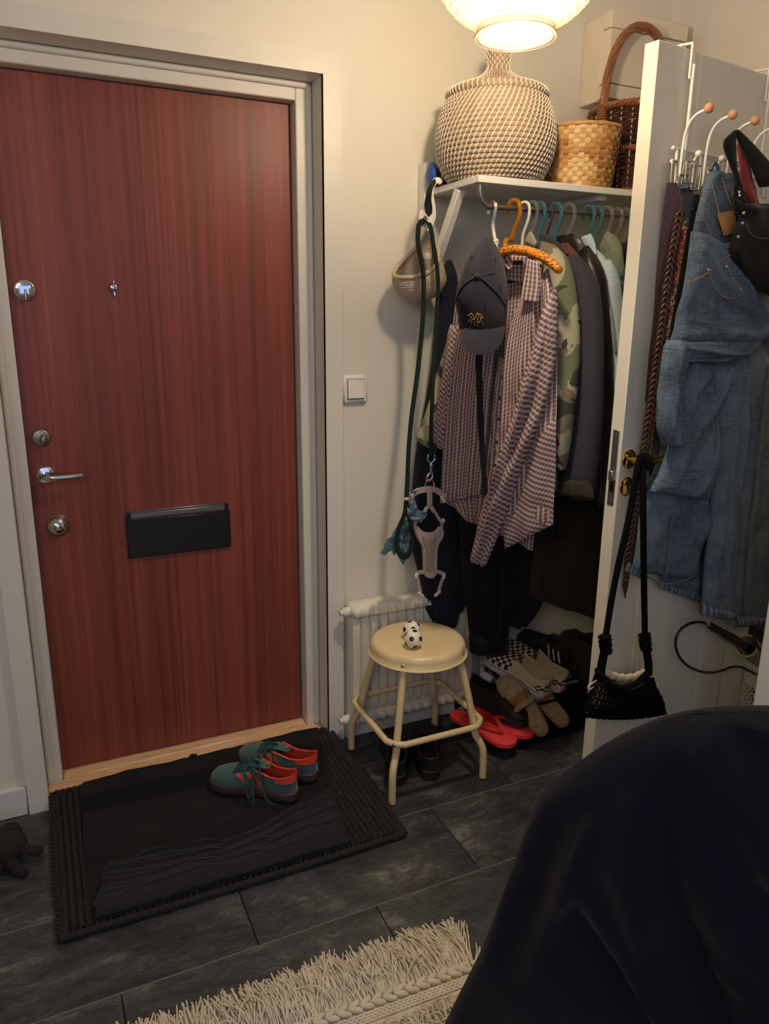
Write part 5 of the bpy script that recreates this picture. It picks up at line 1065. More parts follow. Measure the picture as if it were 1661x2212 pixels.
# perforated holder lying in the bin with the styling tool in it
hc = aY(1612, 1395, 1.60); hx = (aY(1660, 1430, 1.62) - hc).normalized()
t = thing('perforated_holder', 'beige perforated metal tumbler tilted in the white bin', 'holder', bcn + V((0, 0, bh-.03)))
Hm = ax(hx); Rh = .037; b = Mb().lathe([(Rh, 0), (Rh, .15), (0, .15)], 40, hc, Hm, False).lathe([(Rh-.004, .0), (Rh-.004, .145)], 40, hc, Hm, False); b.build('tumbler', 'perf', t)
Mb().tube([hc + Hm @ V((Rh*math.cos(k*PI/20), Rh*math.sin(k*PI/20), 0)) for k in range(40)], .004, 8, True).build('rolled_rim', 'perf', t)
hb = Mb()
for j in range(13):
    for i in range(34):
        a = 2*PI*(i + .5*(j % 2))/34; r_ = Hm @ V((math.cos(a), math.sin(a), 0)); c = hc + Hm @ V((0, 0, .014 + j*.0062)) + r_*(Rh+.0003); A = hx; B = r_.cross(hx)
        hb.add([c + A*.0019*math.cos(q*PI/3) + B*.0019*math.sin(q*PI/3) + r_*.0002 for q in range(6)], [[0, 1, 2, 3, 4, 5]])
hb.build('holes', 'hole', t, kind='stuff')
w0 = aY(1532, 1350, 1.545); w1 = hc + hx*.06
t = thing('styling_iron', 'black-handled hair styling iron with a looping black cable in the perforated tumbler', 'hair tool', w1)
dv = (w1-w0).normalized(); Mb().lathe([(.0085, 0), (.0105, .004), (.0125, .10), (.015, .16), (.015, (w1-w0).length)], 18, w0, ax(dv)).build('handle', 'blackp', t); Mb().tube([w0 - dv*.012, w0 + dv*.004], .0065, 10).build('cable_sleeve', 'chrome', t)
cp = [(1532, 1350, 1.545), (1515, 1344, 1.54), (1490, 1347, 1.53), (1468, 1362, 1.52), (1459, 1385, 1.52), (1463, 1410, 1.52), (1478, 1432, 1.52), (1500, 1446, 1.525), (1530, 1453, 1.535), (1558, 1449, 1.55), (1580, 1441, 1.555), (1600, 1441, 1.55), (1618, 1449, 1.545), (1640, 1460, 1.55), (1660, 1470, 1.58)]
Mb().tube(crv([aY(a, b, y) for a, b, y in cp], 80), .0042, 9).build('cable', 'cable', t)
cp = [(1655, 1420, 1.56), (1642, 1405, 1.55), (1632, 1385, 1.55), (1628, 1368, 1.56), (1634, 1356, 1.58), (1645, 1356, 1.60), (1660, 1368, 1.62)]
Mb().tube(crv([aY(a, b, y) for a, b, y in cp], 40), .0042, 9).build('cable', 'cable', t)

# ------------------------------------------------------------------ cream metal stool with the ball toy
SC = V((1.018, 1.921, 0))
t = thing('metal_stool', 'cream enamelled metal stool with a round seat in front of the radiator', 'stool', SC)
SR = .152
sp = [(0, .447), (.10, .4475), (.128, .447), (.140, .4445), (.147, .438), (.150, .428), (.151, .412), (.155, .4085), (.157, .406), (.155, .4035), (.149, .404), (.147, .425), (.135, .44), (0, .442)]
def dent(i, k): 
    if 4 <= i <= 7:
        a = 2*PI*k/96; dd = min(abs(((a - (PI/4 + q*PI/2) + PI) % (2*PI)) - PI) for q in range(4)); return 1 - .022*math.exp(-(dd/.09)**2)
    return 1
Mb().lathe(sp, 96, SC, None, False, dent).build('seat', 'stool', t, 55)
for q in range(4):
    a = PI/4 + q*PI/2; u = V((math.cos(a), math.sin(a), 0)); k2 = 1.41421
    P = crv([SC + u*(.132) + V((0, 0, .434)), SC + u*.1365 + V((0, 0, .40)), SC + u*.150 + V((0, 0, .35)), SC + u*.168 + V((0, 0, .28)), SC + u*.186 + V((0, 0, .20)), SC + u*.190 + V((0, 0, .170)), SC + u*.199 + V((0, 0, .146)), SC + u*.216 + V((0, 0, .120)), SC + u*.224 + V((0, 0, .094)), SC + u*.226 + V((0, 0, .05)), SC + u*.226 + V((0, 0, .004))], 60)
    l = Mb().tube(P, .0115, 14).build('leg', 'stool', t); f_t = Mb().lathe([(.0105, 0), (.0118, .001), (.0118, .004), (.011, .006)], 14, SC + u*.226).build('rubber_foot', 'rubber', l)
    for c, n in ((SC + u*.1468 + V((0, 0, .418)), u), (SC + u*.2155 + V((0, 0, .193)), u)): Mb().lathe([(.0065, 0), (.0060, .002), (.003, .0035), (0, .0036)], 14, c, ax(n)).build('screw', 'chrome', t)
def rsq(k, hw, cr):
    out = []
    for q in range(4):
        a0 = q*PI/2; c = V((math.cos(a0+PI/4), math.sin(a0+PI/4), 0))*(hw-cr)*1.41421
        for j in range(9): a = a0 + j*PI/16; out.append(c + V((math.cos(a), math.sin(a), 0))*cr)
    return out
Mb().tube(crv([SC + p + V((0, 0, .193)) for p in rsq(0, .163, .055)], 120, True), .0098, 12, True).build('foot_ring', 'stool', t)
# dog toy: two small footballs joined by a neck
BR_ = .0285
tz = .4475
b1 = aZ(896, 1402, tz); b1 = V((b1.x, b1.y+.012, tz + BR_)); b2 = V((b1.x+.026, b1.y+.062, tz + BR_))
t = thing('ball_toy', 'dog toy of two small joined footballs lying on the stool seat', 'dog toy', (b1+b2)/2 - V((0, 0, BR_)))
phi = (1+5**.5)/2
ico = [V(p).normalized() for p in ((0, 1, phi), (0, 1, -phi), (0, -1, phi), (0, -1, -phi), (1, phi, 0), (1, -phi, 0), (-1, phi, 0), (-1, -phi, 0), (phi, 0, 1), (phi, 0, -1), (-phi, 0, 1), (-phi, 0, -1))]
for b, rot in ((b1, Matrix.Rotation(.5, 3, 'Z') @ Matrix.Rotation(.75, 3, 'X')), (b2, Matrix.Rotation(1.1, 3, 'Z') @ Matrix.Rotation(.3, 3, 'X'))):
    o = Mb().sph(b, BR_, 28, 18).build('ball', 'ballw', t)
    for v in ico:
        n = rot @ v; nb = sorted(ico, key=lambda w: -(w.dot(v)))[1:6]; A = n.orthogonal().normalized(); A = ((rot @ nb[0]) - n*n.dot(rot @ nb[0])).normalized(); B = n.cross(A); vs = [b + n*(BR_+.0006)]; fs = []
        for ri in (1, 2):
            for k in range(5): a = 2*PI*k/5; d = (n + (A*math.cos(a) + B*math.sin(a))*.30*ri/2).normalized(); vs.append(b + d*(BR_+.0005))
        for k in range(5): fs += [[0, 1+k, 1+(k+1) % 5], [1+k, 6+k, 6+(k+1) % 5, 1+(k+1) % 5]]
        Mb().add(vs, fs).build('patch', 'ballb', o, 60)
Mb().lathe([(.016, -.012), (.013, 0), (.016, .012)], 20, (b1+b2)/2, ax(b2-b1)).build('neck', 'ballw', t)

# ------------------------------------------------------------------ shoes
HWP = [(0, 0), (.012, .013), (.04, .022), (.1, .0285), (.2, .0315), (.35, .0315), (.5, .036), (.65, .0435), (.78, .045), (.88, .040), (.95, .029), (.985, .016), (1, 0)]
def ip(tab, x):
    for (a, b), (c, d) in zip(tab, tab[1:]):
        if x <= c: return b + (d-b)*(x-a)/max(1e-9, c-a)
    return tab[-1][1]
HSN = [(0, .060), (.05, .056), (.15, .046), (.28, .044), (.40, .054), (.50, .060), (.60, .054), (.72, .042), (.85, .034), (.95, .024), (1, .008)]
class Shoe:
    def __init__(s, M4, L=.275, side=1, hs=.024, htab=HSN, hk=1.0, wk=1.0, ot=.47): s.M = M4; s.L = L; s.side = side; s.hs = hs; s.ht = htab; s.hk = hk; s.wk = wk; s.ot = ot
    def hw(s, t): return ip(HWP, t)*s.wk*s.L/.275
    def cl(s, t): return s.side*(.010*math.sin(PI*min(1, t*1.05))**2 - .004*t)
    def loc(s, x, y, z): return s.M @ V((x, y, z))
    def wall(s, t, f, sd, k=1.0): h = ip(s.ht, t)*s.hk; return s.loc(t*s.L, s.cl(t) + sd*s.hw(t)*(1 - .10*f*f)*k, s.hs + h*f)
    def dome(s, t, q, off=0.0):
        h = ip(s.ht, t)*s.hk; th = PI*q; c, n = math.cos(th), math.sin(th)
        return s.loc(t*s.L, s.cl(t) - (s.hw(t)+off)*math.copysign(abs(c)**.7, c), s.hs + (h+off)*max(0, n)**.62)
    def sole(s, t, m, nm='sole', fl=.003, label=None):
        def f(u, v):
            a = 2*PI*u; tt = .5 - .5*math.cos(a); sd = 1 if math.sin(a) >= 0 else -1
            w = s.hw(tt) + fl*(1 if 0 < tt < 1 else 0); x = tt*s.L + (fl if tt > .5 else -fl)*abs(math.cos(a))**6
            prof = ((0, .0), (.97, .0), (1, .002), (1, s.hs), (.97, s.hs+.002), (0, s.hs+.002))[int(round(v*5))]
            xc = .45*s.L; return s.loc(xc + (x-xc)*(prof[0] if prof[0] else .0), s.cl(tt)*prof[0] + sd*w*prof[0], prof[1])
        return Mb().grid(f, 72, 5, cu=True).build(nm, m, t, 40, label=label)
    def walls(s, t, m, a=0.0, b=None, f0=0.0, f1=1.0, nm='quarter', k=1.0, uv=None, lin=None):
        b = s.ot if b is None else b; mb = Mb()
        for sd in (-1, 1): mb.grid(lambda u, v: s.wall(a+(b-a)*u, f0+(f1-f0)*v, sd, k), 22, 6, uvf=(lambda u, v: ((a+(b-a)*u)*s.L/.0125*sd, (f0+(f1-f0)*v)*.06/.0125)) if uv else None)
        return mb.build(nm, m, t, 60)
    def vamp(s, t, m, a=None, b=1.0, nm='vamp', q0=0.0, q1=1.0, off=0.0, uv=False):
        a = s.ot-.03 if a is None else a
        return Mb().grid(lambda u, v: s.dome(a+(b-a)*v, q0+(q1-q0)*u, off), 22, 22, uvf=(lambda u, v: ((a+(b-a)*v)*s.L/.0125, (u-.5)*.125/.0125)) if uv else None).build(nm, m, t, 60)
    def insole(s, t, m): return Mb().grid(lambda u, v: s.loc((.02+.9*v)*s.L, s.cl(.02+.9*v) + (2*u-1)*s.hw(.02+.9*v)*.93, s.hs+.004), 6, 20).build('insole', m, t)
    def lining(s, t, m): return s.walls(t, m, .012, s.ot, .02, .985, 'lining', .93)
    def collar(s, t, m, r=.0028, nm='collar_edge'):
        P = [s.wall(s.ot*(1-k/20), 1, 1, .97) for k in range(21)] + [s.wall(s.ot*k/20, 1, -1, .97) for k in range(1, 21)]; return Mb().tube(P, r, 7).build(nm, m, t)
def shoe_at(name, lab, heel, toe, grp, zup=(0, 0, 1), cat='shoe', **k):
    heel = V(heel); toe = V(toe); t = thing(name, lab, cat, heel.lerp(toe, .5), grp); return t, Shoe(frame(toe-heel, zup, heel), **k)
# green sneakers on the towel
ZT = .034
def trefoil(o, ux, uy, sc, m, par, nm):
    mb = Mb(); n = V(ux).cross(V(uy)).normalized()
    for a in (-42, 0, 42):
        r = Matrix.Rotation(math.radians(a), 3, n); d = r @ V(uy).normalized(); e = n.cross(d); c = V(o)
        pts = [c + d*(sc*(.15 + .85*k/6)) + e*(sc*.22*math.sin(PI*k/6)) for k in range(7)] + [c + d*(sc*(.15 + .85*k/6)) - e*(sc*.22*math.sin(PI*k/6)) for k in range(5, 0, -1)]
        mb.add([p + n*.0006 for p in pts], [list(range(len(pts)))])
    mb.build(nm, m, par, None)
for heel, toe, side, lab in (((.592, 1.862, ZT), (.385, 2.046, ZT), -1, 'green suede sneaker with coral stripes, front one of the pair on the black towel'), ((.678, 1.928, ZT), (.490, 2.135, ZT), 1, 'green suede sneaker with coral heel, rear one of the pair near the threshold')):
    t, S = shoe_at('sneaker', lab, heel, toe, 'green sneakers on the black towel', side=side, L=.278, hs=.023)
    S.sole(t, 'gum', fl=.004); S.walls(t, 'suedeteal', 0, .24, 0, .72, 'heel_counter', 1.0); S.walls(t, 'suedegreen', .20, S.ot, 0, .97, 'quarter'); S.walls(t, 'suedeteal', 0, .24, .55, .97, 'quarter', .985); S.vamp(t, 'suedegreen', .46, 1.0, 'toe_cap'); S.insole(t, 'insole')
    S.lining(t, 'coral'); S.collar(t, 'coral', .0034)
    # heel tab and collar band in coral
    mb = Mb()
    for sd in (-1, 1): mb.grid(lambda u, v: S.wall(.001 + .20*u, (.60 + .10*u) + (1.02-(.60+.10*u))*v, sd, 1.03) + S.M.to_3x3() @ V((-.0022*(1-u), 0, .011*(1-u)**3*v)), 14, 6)
    mb.build('heel_tab', 'coral', t, 60)
    hx_ = S.M.to_3x3() @ V((-1, 0, 0)); hy_ = S.M.to_3x3() @ V((0, -1, 0)); hz_ = S.M.to_3x3() @ V((0, 0, 1))
    for sd in (-1, 1):
        for k, t0 in enumerate((.36, .455, .55)):
            def stripe(u, v, t0=t0, sd=sd):
                f = .06 + .74*v; tt = t0 + .045*u + .10*v - .03
                if tt < S.ot: p = S.wall(tt, f, sd, 1.025)
                else: q = .02 + .30*f; p = S.dome(tt, q if sd < 0 else 1-q, .0012)
                return p
            Mb().grid(stripe, 3, 8).build('stripe', 'coral', t, 60)
        pass
    o = S.loc(-.0035, 0, S.hs+.040); trefoil(S.loc(-.0048, .0, S.hs+.036) , hy_, hz_, .013, 'ballb', t, 'heel_emblem')
    # tongue and laces
    tg = Mb().grid(lambda u, v: S.loc((.66-.36*v)*S.L, S.cl(.5) + (2*u-1)*.021*(1-.35*v**8), S.hs + ip(S.ht, .66-.36*v)*S.hk*(.99-.05*(2*u-1)**2) + .004 + .016*v*v), 8, 14).build('tongue', 'suedegreen', t, 60)
    tt_ = S.loc(.345*S.L, S.cl(.5), S.hs + .074); trefoil(S.loc(.36*S.L, S.cl(.5), S.hs+.0715), -hy_*-1, hx_, .016, 'coral', t, 'tongue_emblem')
    lc = Mb()
    for k in range(6):
        tt = .68 - .042*k; a = S.dome(tt, .30, .002); b = S.dome(tt-.02, .70, .002); m_ = S.dome(tt-.01, .5, .006); lc.strap(crv([a, m_, b], 10), .006, .002, hz_)
        a = S.dome(tt, .70, .003); b = S.dome(tt-.025, .30, .003); lc.strap(crv([a, m_ + hz_*.001, b], 10), .006, .002, hz_)
    lc.build('lacing', 'lace', t)
    top = S.dome(.47, .5, .008); ey = S.M.to_3x3() @ V((0, side*-1.0, 0)) if False else V((-.55, -.80, 0)).normalized()
    def lace(pts): return Mb().strap(crv([top + V(p) for p in pts], 26), .0062, .002, (-.4, -.8, .45)).build('lace_end', 'lace', t)
    if side == -1:
        lace([(0, 0, 0), (-.012, -.022, .010), (-.026, -.052, -.012), (-.033, -.070, -.050), (-.036, -.080, -.076)]); lace([(.0, 0, 0), (.0, -.024, .012), (-.006, -.056, -.012), (-.004, -.078, -.052), (.006, -.094, -.077), (.022, -.112, -.0795)])
        lace([(0, 0, 0), (-.02, -.008, .016), (-.045, -.030, -.005), (-.05, -.055, -.045), (-.045, -.064, -.072), (-.036, -.058, -.05), (-.02, -.03, 0), (0, 0, .002)])
    else:
        lace([(0, 0, 0), (-.03, -.012, .012), (-.062, -.034, -.006), (-.082, -.048, -.034)]); lace([(0, 0, 0), (-.03, .006, .014), (-.06, -.016, .008), (-.075, -.028, -.012)])
# checkered slip-ons on the rack
for heel, toe, lab, side in (((1.500, 1.885, .150), (1.405, 2.125, .225), 'black and cream checkered slip-on shoe, left one of the pair on the shoe rack', -1), ((1.588, 1.905, .145), (1.492, 2.143, .222), 'black and cream checkered slip-on shoe, right one of the pair on the shoe rack', 1)):
    t, S = shoe_at('slip_on_shoe', lab, heel, toe, 'checkered slip-on shoes', (0, -.3, 1), side=side, L=.27, hs=.027, hk=.92, ot=.52)
    S.sole(t, 'solew', fl=.0035); Mb().tube([S.loc(tt*S.L, S.cl(tt) + sd*(S.hw(tt)+.0036), S.hs-.003) for sd, r_ in ((1, range(41)), (-1, range(39, 0, -1))) for tt in [.5-.5*math.cos(PI*k/40) for k in r_]], .0013, 5, True).build('sole_stripe', 'rubber', t)
    S.walls(t, 'canvas', 0, .52, 0, 1, 'quarter'); S.vamp(t, 'check', .50, 1.0, 'vamp', uv=True); S.insole(t, 'canvas'); S.lining(t, 'canvas'); S.collar(t, 'canvas', .003)
    mb = Mb()
    for sd in (-1, 1): mb.grid(lambda u, v: S.wall(.0 + .13*u, .04 + .52*v, sd, 1.03) + S.M.to_3x3() @ V((-.0012, 0, 0)), 10, 5, uvf=lambda u, v: (sd*u*3.0 + .5, v*3.0))
    mb.build('heel_patch', 'check', t, 60)
    ex = S.M.to_3x3() @ V((-1, 0, 0)); ey = S.M.to_3x3() @ V((0, -1, 0)); ez = S.M.to_3x3() @ V((0, 0, 1))
    o = S.loc(-.0048, 0, S.hs*.46); lbx = Mb().box(o, (.003, .026, .013), .0008, S.M.to_3x3()).build('heel_label', 'flopd', t); text_mb('VANS', .008, o + ex*.0019, ey, ez, .0003).build('lettering', 'solew', t, None)
# dark clogs under the stool
for heel, toe, lab, side in (((.908, 1.835, .001), (1.018, 2.085, .001), 'black slip-on clog, left one under the stool', -1), ((1.018, 1.815, .001), (1.128, 2.062, .001), 'black slip-on clog, right one under the stool', 1)):
    t, S = shoe_at('clog', lab, heel, toe, 'black clogs under the stool', side=side, L=.275, hs=.030, hk=.8, wk=1.08, ot=.55)
    S.sole(t, 'blackshoe', fl=.003); S.walls(t, 'blackshoe'); S.vamp(t, 'blackshoe', .52); S.insole(t, 'rubber'); S.lining(t, 'rubber'); S.collar(t, 'insole', .0022)
# black shoe on the lower tier
t, S = shoe_at('low_black_shoe', 'black low shoe beside the red flip-flop on the lower rack tier', (1.338, 2.11, .078), (1.415, 1.862, .072), None, side=1, L=.26, hs=.022, hk=1.1)
S.sole(t, 'rubber'); S.walls(t, 'blackshoe'); S.vamp(t, 'blackshoe', .44); S.insole(t, 'rubber'); S.lining(t, 'rubber'); S.collar(t, 'blackshoe')
# shearling slippers
for heel, toe, lab, side in (((1.472, 1.835, .045), (1.405, 1.985, .185), 'beige shearling slipper with tan suede band, left one of the pair below the checkered shoes', -1), ((1.572, 1.850, .045), (1.525, 2.01, .175), 'beige shearling slipper with tan suede band, right one of the pair below the checkered shoes', 1)):
    t, S = shoe_at('shearling_slipper', lab, heel, toe, 'shearling slippers', (-.6, -.5, .6), side=side, L=.235, hs=.026, hk=1.0, ot=.58)
    S.sole(t, 'fur', fl=.004); S.vamp(t, 'fur', .5, 1.0, 'fur_upper'); S.insole(t, 'fur'); S.walls(t, 'tansuede', 0, .6, 0, .35, 'suede_band', 1.08); S.collar(t, 'fur', .008) if False else Mb().tube([S.dome(.5, q/20, .004) for q in range(21)], .010, 8).build('fur_trim', 'fur', t)
    Mb().grid(lambda u, v: S.dome(.56+.10*v, u, .0035), 18, 4).build('suede_strap', 'tansuede', t, 60)
# striped black sneaker
t, S = shoe_at('striped_sneaker', 'black sneaker with white side stripes behind the checkered shoes', (1.665, 1.975, .185), (1.585, 2.150, .235), None, (0, -.3, 1), side=1, L=.22, hs=.02, hk=1.1)
S.sole(t, 'rubber'); S.walls(t, 'blackshoe'); S.vamp(t, 'blackshoe', .44); S.insole(t, 'rubber'); S.collar(t, 'blackshoe')
for k in range(3): Mb().grid(lambda u, v: S.wall(.10 + .09*k + .03*u + .08*v, .08 + .9*v, 1, 1.04), 2, 6).grid(lambda u, v: S.wall(.10 + .09*k + .03*u + .08*v, .08 + .9*v, -1, 1.04), 2, 6).build('white_stripe', 'solew', t)
HB = [(0, .13), (.15, .13), (.3, .125), (.42, .11), (.52, .075), (.65, .055), (.85, .045), (1, .012)]
for heel, toe, lab, side in (((1.700, 1.90, .16), (1.665, 2.130, .215), 'dark brown ankle boot, left one of the pair by the open door', -1), ((1.795, 1.905, .16), (1.765, 2.135, .215), 'dark brown ankle boot, right one of the pair by the open door', 1)):
    t, S = shoe_at('ankle_boot', lab, heel, toe, 'brown ankle boots', (0, -.3, 1), side=side, L=.25, hs=.022, htab=HB, ot=.46); S.sole(t, 'rubber'); S.walls(t, 'brownboot'); S.vamp(t, 'brownboot', .43); S.insole(t, 'rubber'); S.lining(t, 'rubber'); S.collar(t, 'brownboot', .005)
# red flip-flops
for heel, toe, lab, side in (((1.236, 2.062, .052), (1.330, 1.815, .046), 'bright red flip-flop half behind the right front stool leg', 1), ((1.330, 2.085, .052), (1.410, 1.826, .046), 'red flip-flop mostly hidden under the black low shoe', -1)):
    t, S = shoe_at('flip_flop', lab, heel, toe, 'red flip-flops', side=side, L=.27, hs=.016, wk=1.05); S.sole(t, 'flop', fl=.002); Mb().grid(lambda u, v: S.loc((.05+.24*v)*S.L, S.cl(.15) + (2*u-1)*.020*math.sin(PI*(.12+.76*v))**.5, S.hs+.0026), 8, 8).build('heel_pad', 'flopd', t)
    po = S.loc(.80*S.L, S.cl(.8)+.002, S.hs+.002)
    for sd in (-1, 1): Mb().strap(crv([po, S.loc(.76*S.L, S.cl(.76)+sd*.006, S.hs+.022), S.loc(.60*S.L, S.cl(.6)+sd*.026, S.hs+.030), S.loc(.44*S.L, S.cl(.44)+sd*.033, S.hs+.012), S.loc(.40*S.L, S.cl(.4)+sd*.033, S.hs)], 22), .011, .005, S.M.to_3x3() @ V((0, 0, 1))).build('thong_strap', 'flopd', t)
# the rack
t = thing('shoe_rack', 'low black metal two-tier shoe rack under the hanging coats', 'shoe rack', (1.6, 2.0, 0))
for xx in (1.30, 1.92):
    Mb().tube(crv([(xx, 1.868, .004), (xx, 1.868, .03), (xx, 1.868, .044), (xx, 2.135, .062), (xx, 2.14, .05), (xx, 2.14, .004)], 40), .006, 8).build('side_frame', 'rackm', t)
    Mb().tube([(xx+.10, 1.88, .135), (xx+.10, 2.10, .20)] if xx < 1.5 else [(xx-.02, 1.88, .135), (xx-.02, 2.10, .20)], .006, 8).build('side_frame', 'rackm', t)
    for y_, z_ in ((1.90, .141), (2.10, .20)): Mb().tube([((xx+.10) if xx < 1.5 else xx-.02, y_, .05), ((xx+.10) if xx < 1.5 else xx-.02, y_, z_)], .0045, 7).build('post', 'rackm', t)
for y_, z_ in ((1.868, .042), (1.95, .043), (2.04, .043), (2.13, .044)): Mb().tube([(1.30, y_, z_-.006), (1.92, y_, z_-.006)], .005, 8).build('lower_bar', 'rackm', t)
for y_, z_ in ((1.89, .134), (1.99, .164), (2.09, .192)): Mb().tube([(1.39, y_, z_-.006), (1.91, y_, z_-.006)], .005, 8).build('upper_bar', 'rackm', t)
Mb().b2((1.29, 1.855, .001), (1.95, 2.15, .006), .003).build('floor_tray', 'rackm', t)

# ------------------------------------------------------------------ rope door mat and towel
MX0, MX1, MY0, MY1 = -.068, .828, 1.612, 2.165
def mz(y): return .003 + .028*max(0, min(1, (y-2.06)/.036))
t = thing('rope_mat', 'black braided rope door mat in front of the threshold', 'door mat', (.38, 1.88, 0))
wv = Mb(); n = 52; ny = 44
for i in range(n):
    x = MX0 + .014 + (MX1-MX0-.028)*i/(n-1)
    if .035 < x < .615: ylist = [(MY0+.012, 1.70)]
    else: ylist = [(MY0+.012, MY1-.012)]
    for ya, yb in ylist:
        m_ = max(6, int((yb-ya)/.0030))
        for s in (0, 1): wv.tube([(x + .0042*math.sin(PI*s + 2*PI*(ya+(yb-ya)*k/m_)/.0175 + i*2.4) + .0016*noise.noise(V((x*30, k*.3, s))), ya + (yb-ya)*k/m_, mz(ya+(yb-ya)*k/m_) + .0078 + .0046*math.cos(PI*s + 2*PI*(ya+(yb-ya)*k/m_)/.0175 + i*2.4)) for k in range(m_+1)], .0048, 5, caps=False)
wv.build('rope_weave', 'rope', t, kind='stuff')
bk = Mb().grid(lambda u, v: V((MX0+.01+(MX1-MX0-.02)*u, MY0+.01+(MY1-MY0-.02)*v, mz(MY0+.01+(MY1-MY0-.02)*v)+.004)), 2, 40); bk.build('backing', 'rope', t)
ed = []
pe = crv([(MX0, MY0, 0), ((MX0+MX1)/2, MY0-.004, 0), (MX1, MY0, 0)], 120)[:-1] + crv([(MX1, MY0, 0), (MX1+.003, (MY0+MY1)/2, 0), (MX1-.035, MY1+.01, 0)], 80)[:-1] + crv([(MX1-.035, MY1+.01, 0), (.4, MY1, 0), (MX0, MY1, 0)], 120)[:-1] + crv([(MX0, MY1, 0), (MX0-.004, 1.9, 0), (MX0, MY0, 0)], 80)[:-1]
eb = Mb(); N_ = len(pe)
for s in range(3): eb.tube([p + V((.0055*math.sin(2*PI*k/7 + s*2.1)*(1 if 0 else 1), .0045*math.sin(2*PI*k/7 + s*2.1), mz(p.y) + .0085 + .0042*math.cos(2*PI*k/7 + s*2.1))) for k, p in enumerate(pe)], .0056, 6, True)
eb.build('braided_edge', 'rope', t)
t = thing('towel', 'black terry towel with a folded ribbed border lying on the rope mat', 'towel', (.34, 1.88, .02))
TLc = [(.020, 2.172), (.012, 2.05), (.006, 1.92), (.000, 1.80), (.002, 1.70), (.006, 1.625)]; TRc = [(.770, 2.178), (.742, 2.05), (.715, 1.92), (.700, 1.84), (.682, 1.72), (.668, 1.625)]
TLv = crv([(a, b, 0) for a, b in TLc], 41); TRv = crv([(a, b, 0) for a, b in TRc], 41)
def tw(u, v):
    j = v*40; i = min(39, int(j)); e = j-i; a = TLv[i].lerp(TLv[i+1], e); b = TRv[i].lerp(TRv[i+1], e); p = a.lerp(b, u)
    z = mz(p.y) + .0175 + .004*noise.noise(p*9) + .0025*noise.noise(p*24) + .004*max(0, math.sin(u*9 + v*3))*(v < .6)
    if u > .62 and v < .5: z = max(z, mz(p.y) + .018)
    p.y += .008*noise.noise(V((u*5, v*3, 1)))*(1 if v < .05 else 0); return V((p.x, p.y, z))
g = Mb().grid(tw, 70, 44); g.grid(lambda u, v: tw(u, v) - V((0, 0, .006)), 20, 14)
ep = [tw(k/70, 0) + V((0, 0, -.003)) for k in range(71)]; g.tube(ep, .0048, 6); g.tube([tw(1, k/44) + V((0, 0, -.003)) for k in range(45)], .0045, 6); g.tube([tw(0, k/44) + V((0, 0, -.003)) for k in range(45)], .0045, 6)
g.build('terry_sheet', 'towel', t, 70)
FLf = [(.012, 1.655), (.030, 1.70), (.045, 1.75), (.056, 1.775)]; FRf = [(.664, 1.655), (.676, 1.72), (.690, 1.79), (.694, 1.842)]
FL_ = crv([(a, b, 0) for a, b in FLf], 31); FR_ = crv([(a, b, 0) for a, b in FRf], 31)
def flap(u, v):
    j = v*30; i = min(29, int(j)); e = j-i; p = FL_[i].lerp(FL_[i+1], e).lerp(FR_[i].lerp(FR_[i+1], e), u)
    wob = .020*math.sin(u*7.5+.5) + .010*noise.noise(V((u*6, 3, 0)))
    p.y += wob*v - .02*math.sin(PI*u)*v
    hz = .0075 + .018*math.exp(-((v-.0)/.22)**2)*.2 + .014*max(0, math.sin(v*PI*8 + 2.0*math.sin(u*6) + 1.6*noise.noise(V((u*5, v*2, 4)))))**2.5*(.25+.75*v)*(1 if v > .12 else .3) + .012*max(0, noise.noise(V((u*4, v*2.2, 9)))) + .010*math.exp(-(u/.10)**2)*(.4+v)
    return V((p.x, p.y, mz(p.y) + .020 + hz))
g = Mb().grid(flap, 90, 48); g.grid(lambda u, v: flap(u, v) - V((0, 0, .006)), 30, 10); g.tube([flap(k/60, 1) - V((0, 0, .003)) for k in range(61)], .0045, 6); g.tube([flap(0, k/30) - V((0, 0, .003)) for k in range(31)], .0045, 6); g.tube([flap(1, k/30) - V((0, 0, .003)) for k in range(31)], .0045, 6)
def roll(u, v):
    p = tw(u, .985); q = flap(u, .04); a = PI*v; m_ = (p+q)/2; return V((p.x*(1-v)+q.x*v, (p.y*(1-v)+q.y*v) - .018*math.sin(a), p.z*(1-v)+q.z*v + .004*math.sin(a)))
g.grid(roll, 60, 8); g.build('folded_border', 'towelrib', t, 70)
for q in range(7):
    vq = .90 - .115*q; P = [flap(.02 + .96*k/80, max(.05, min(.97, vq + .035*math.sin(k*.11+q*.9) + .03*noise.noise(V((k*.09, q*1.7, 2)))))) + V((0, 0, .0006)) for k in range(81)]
    Mb().tube(P, .0026, 5).build('woven_rib', 'towelsheen', t)
Mb().tube(crv([(.335, 2.166, .05), (.345, 2.176, .054), (.36, 2.172, .052)], 8), .006, 7).build('hanging_loop', 'towel', t)

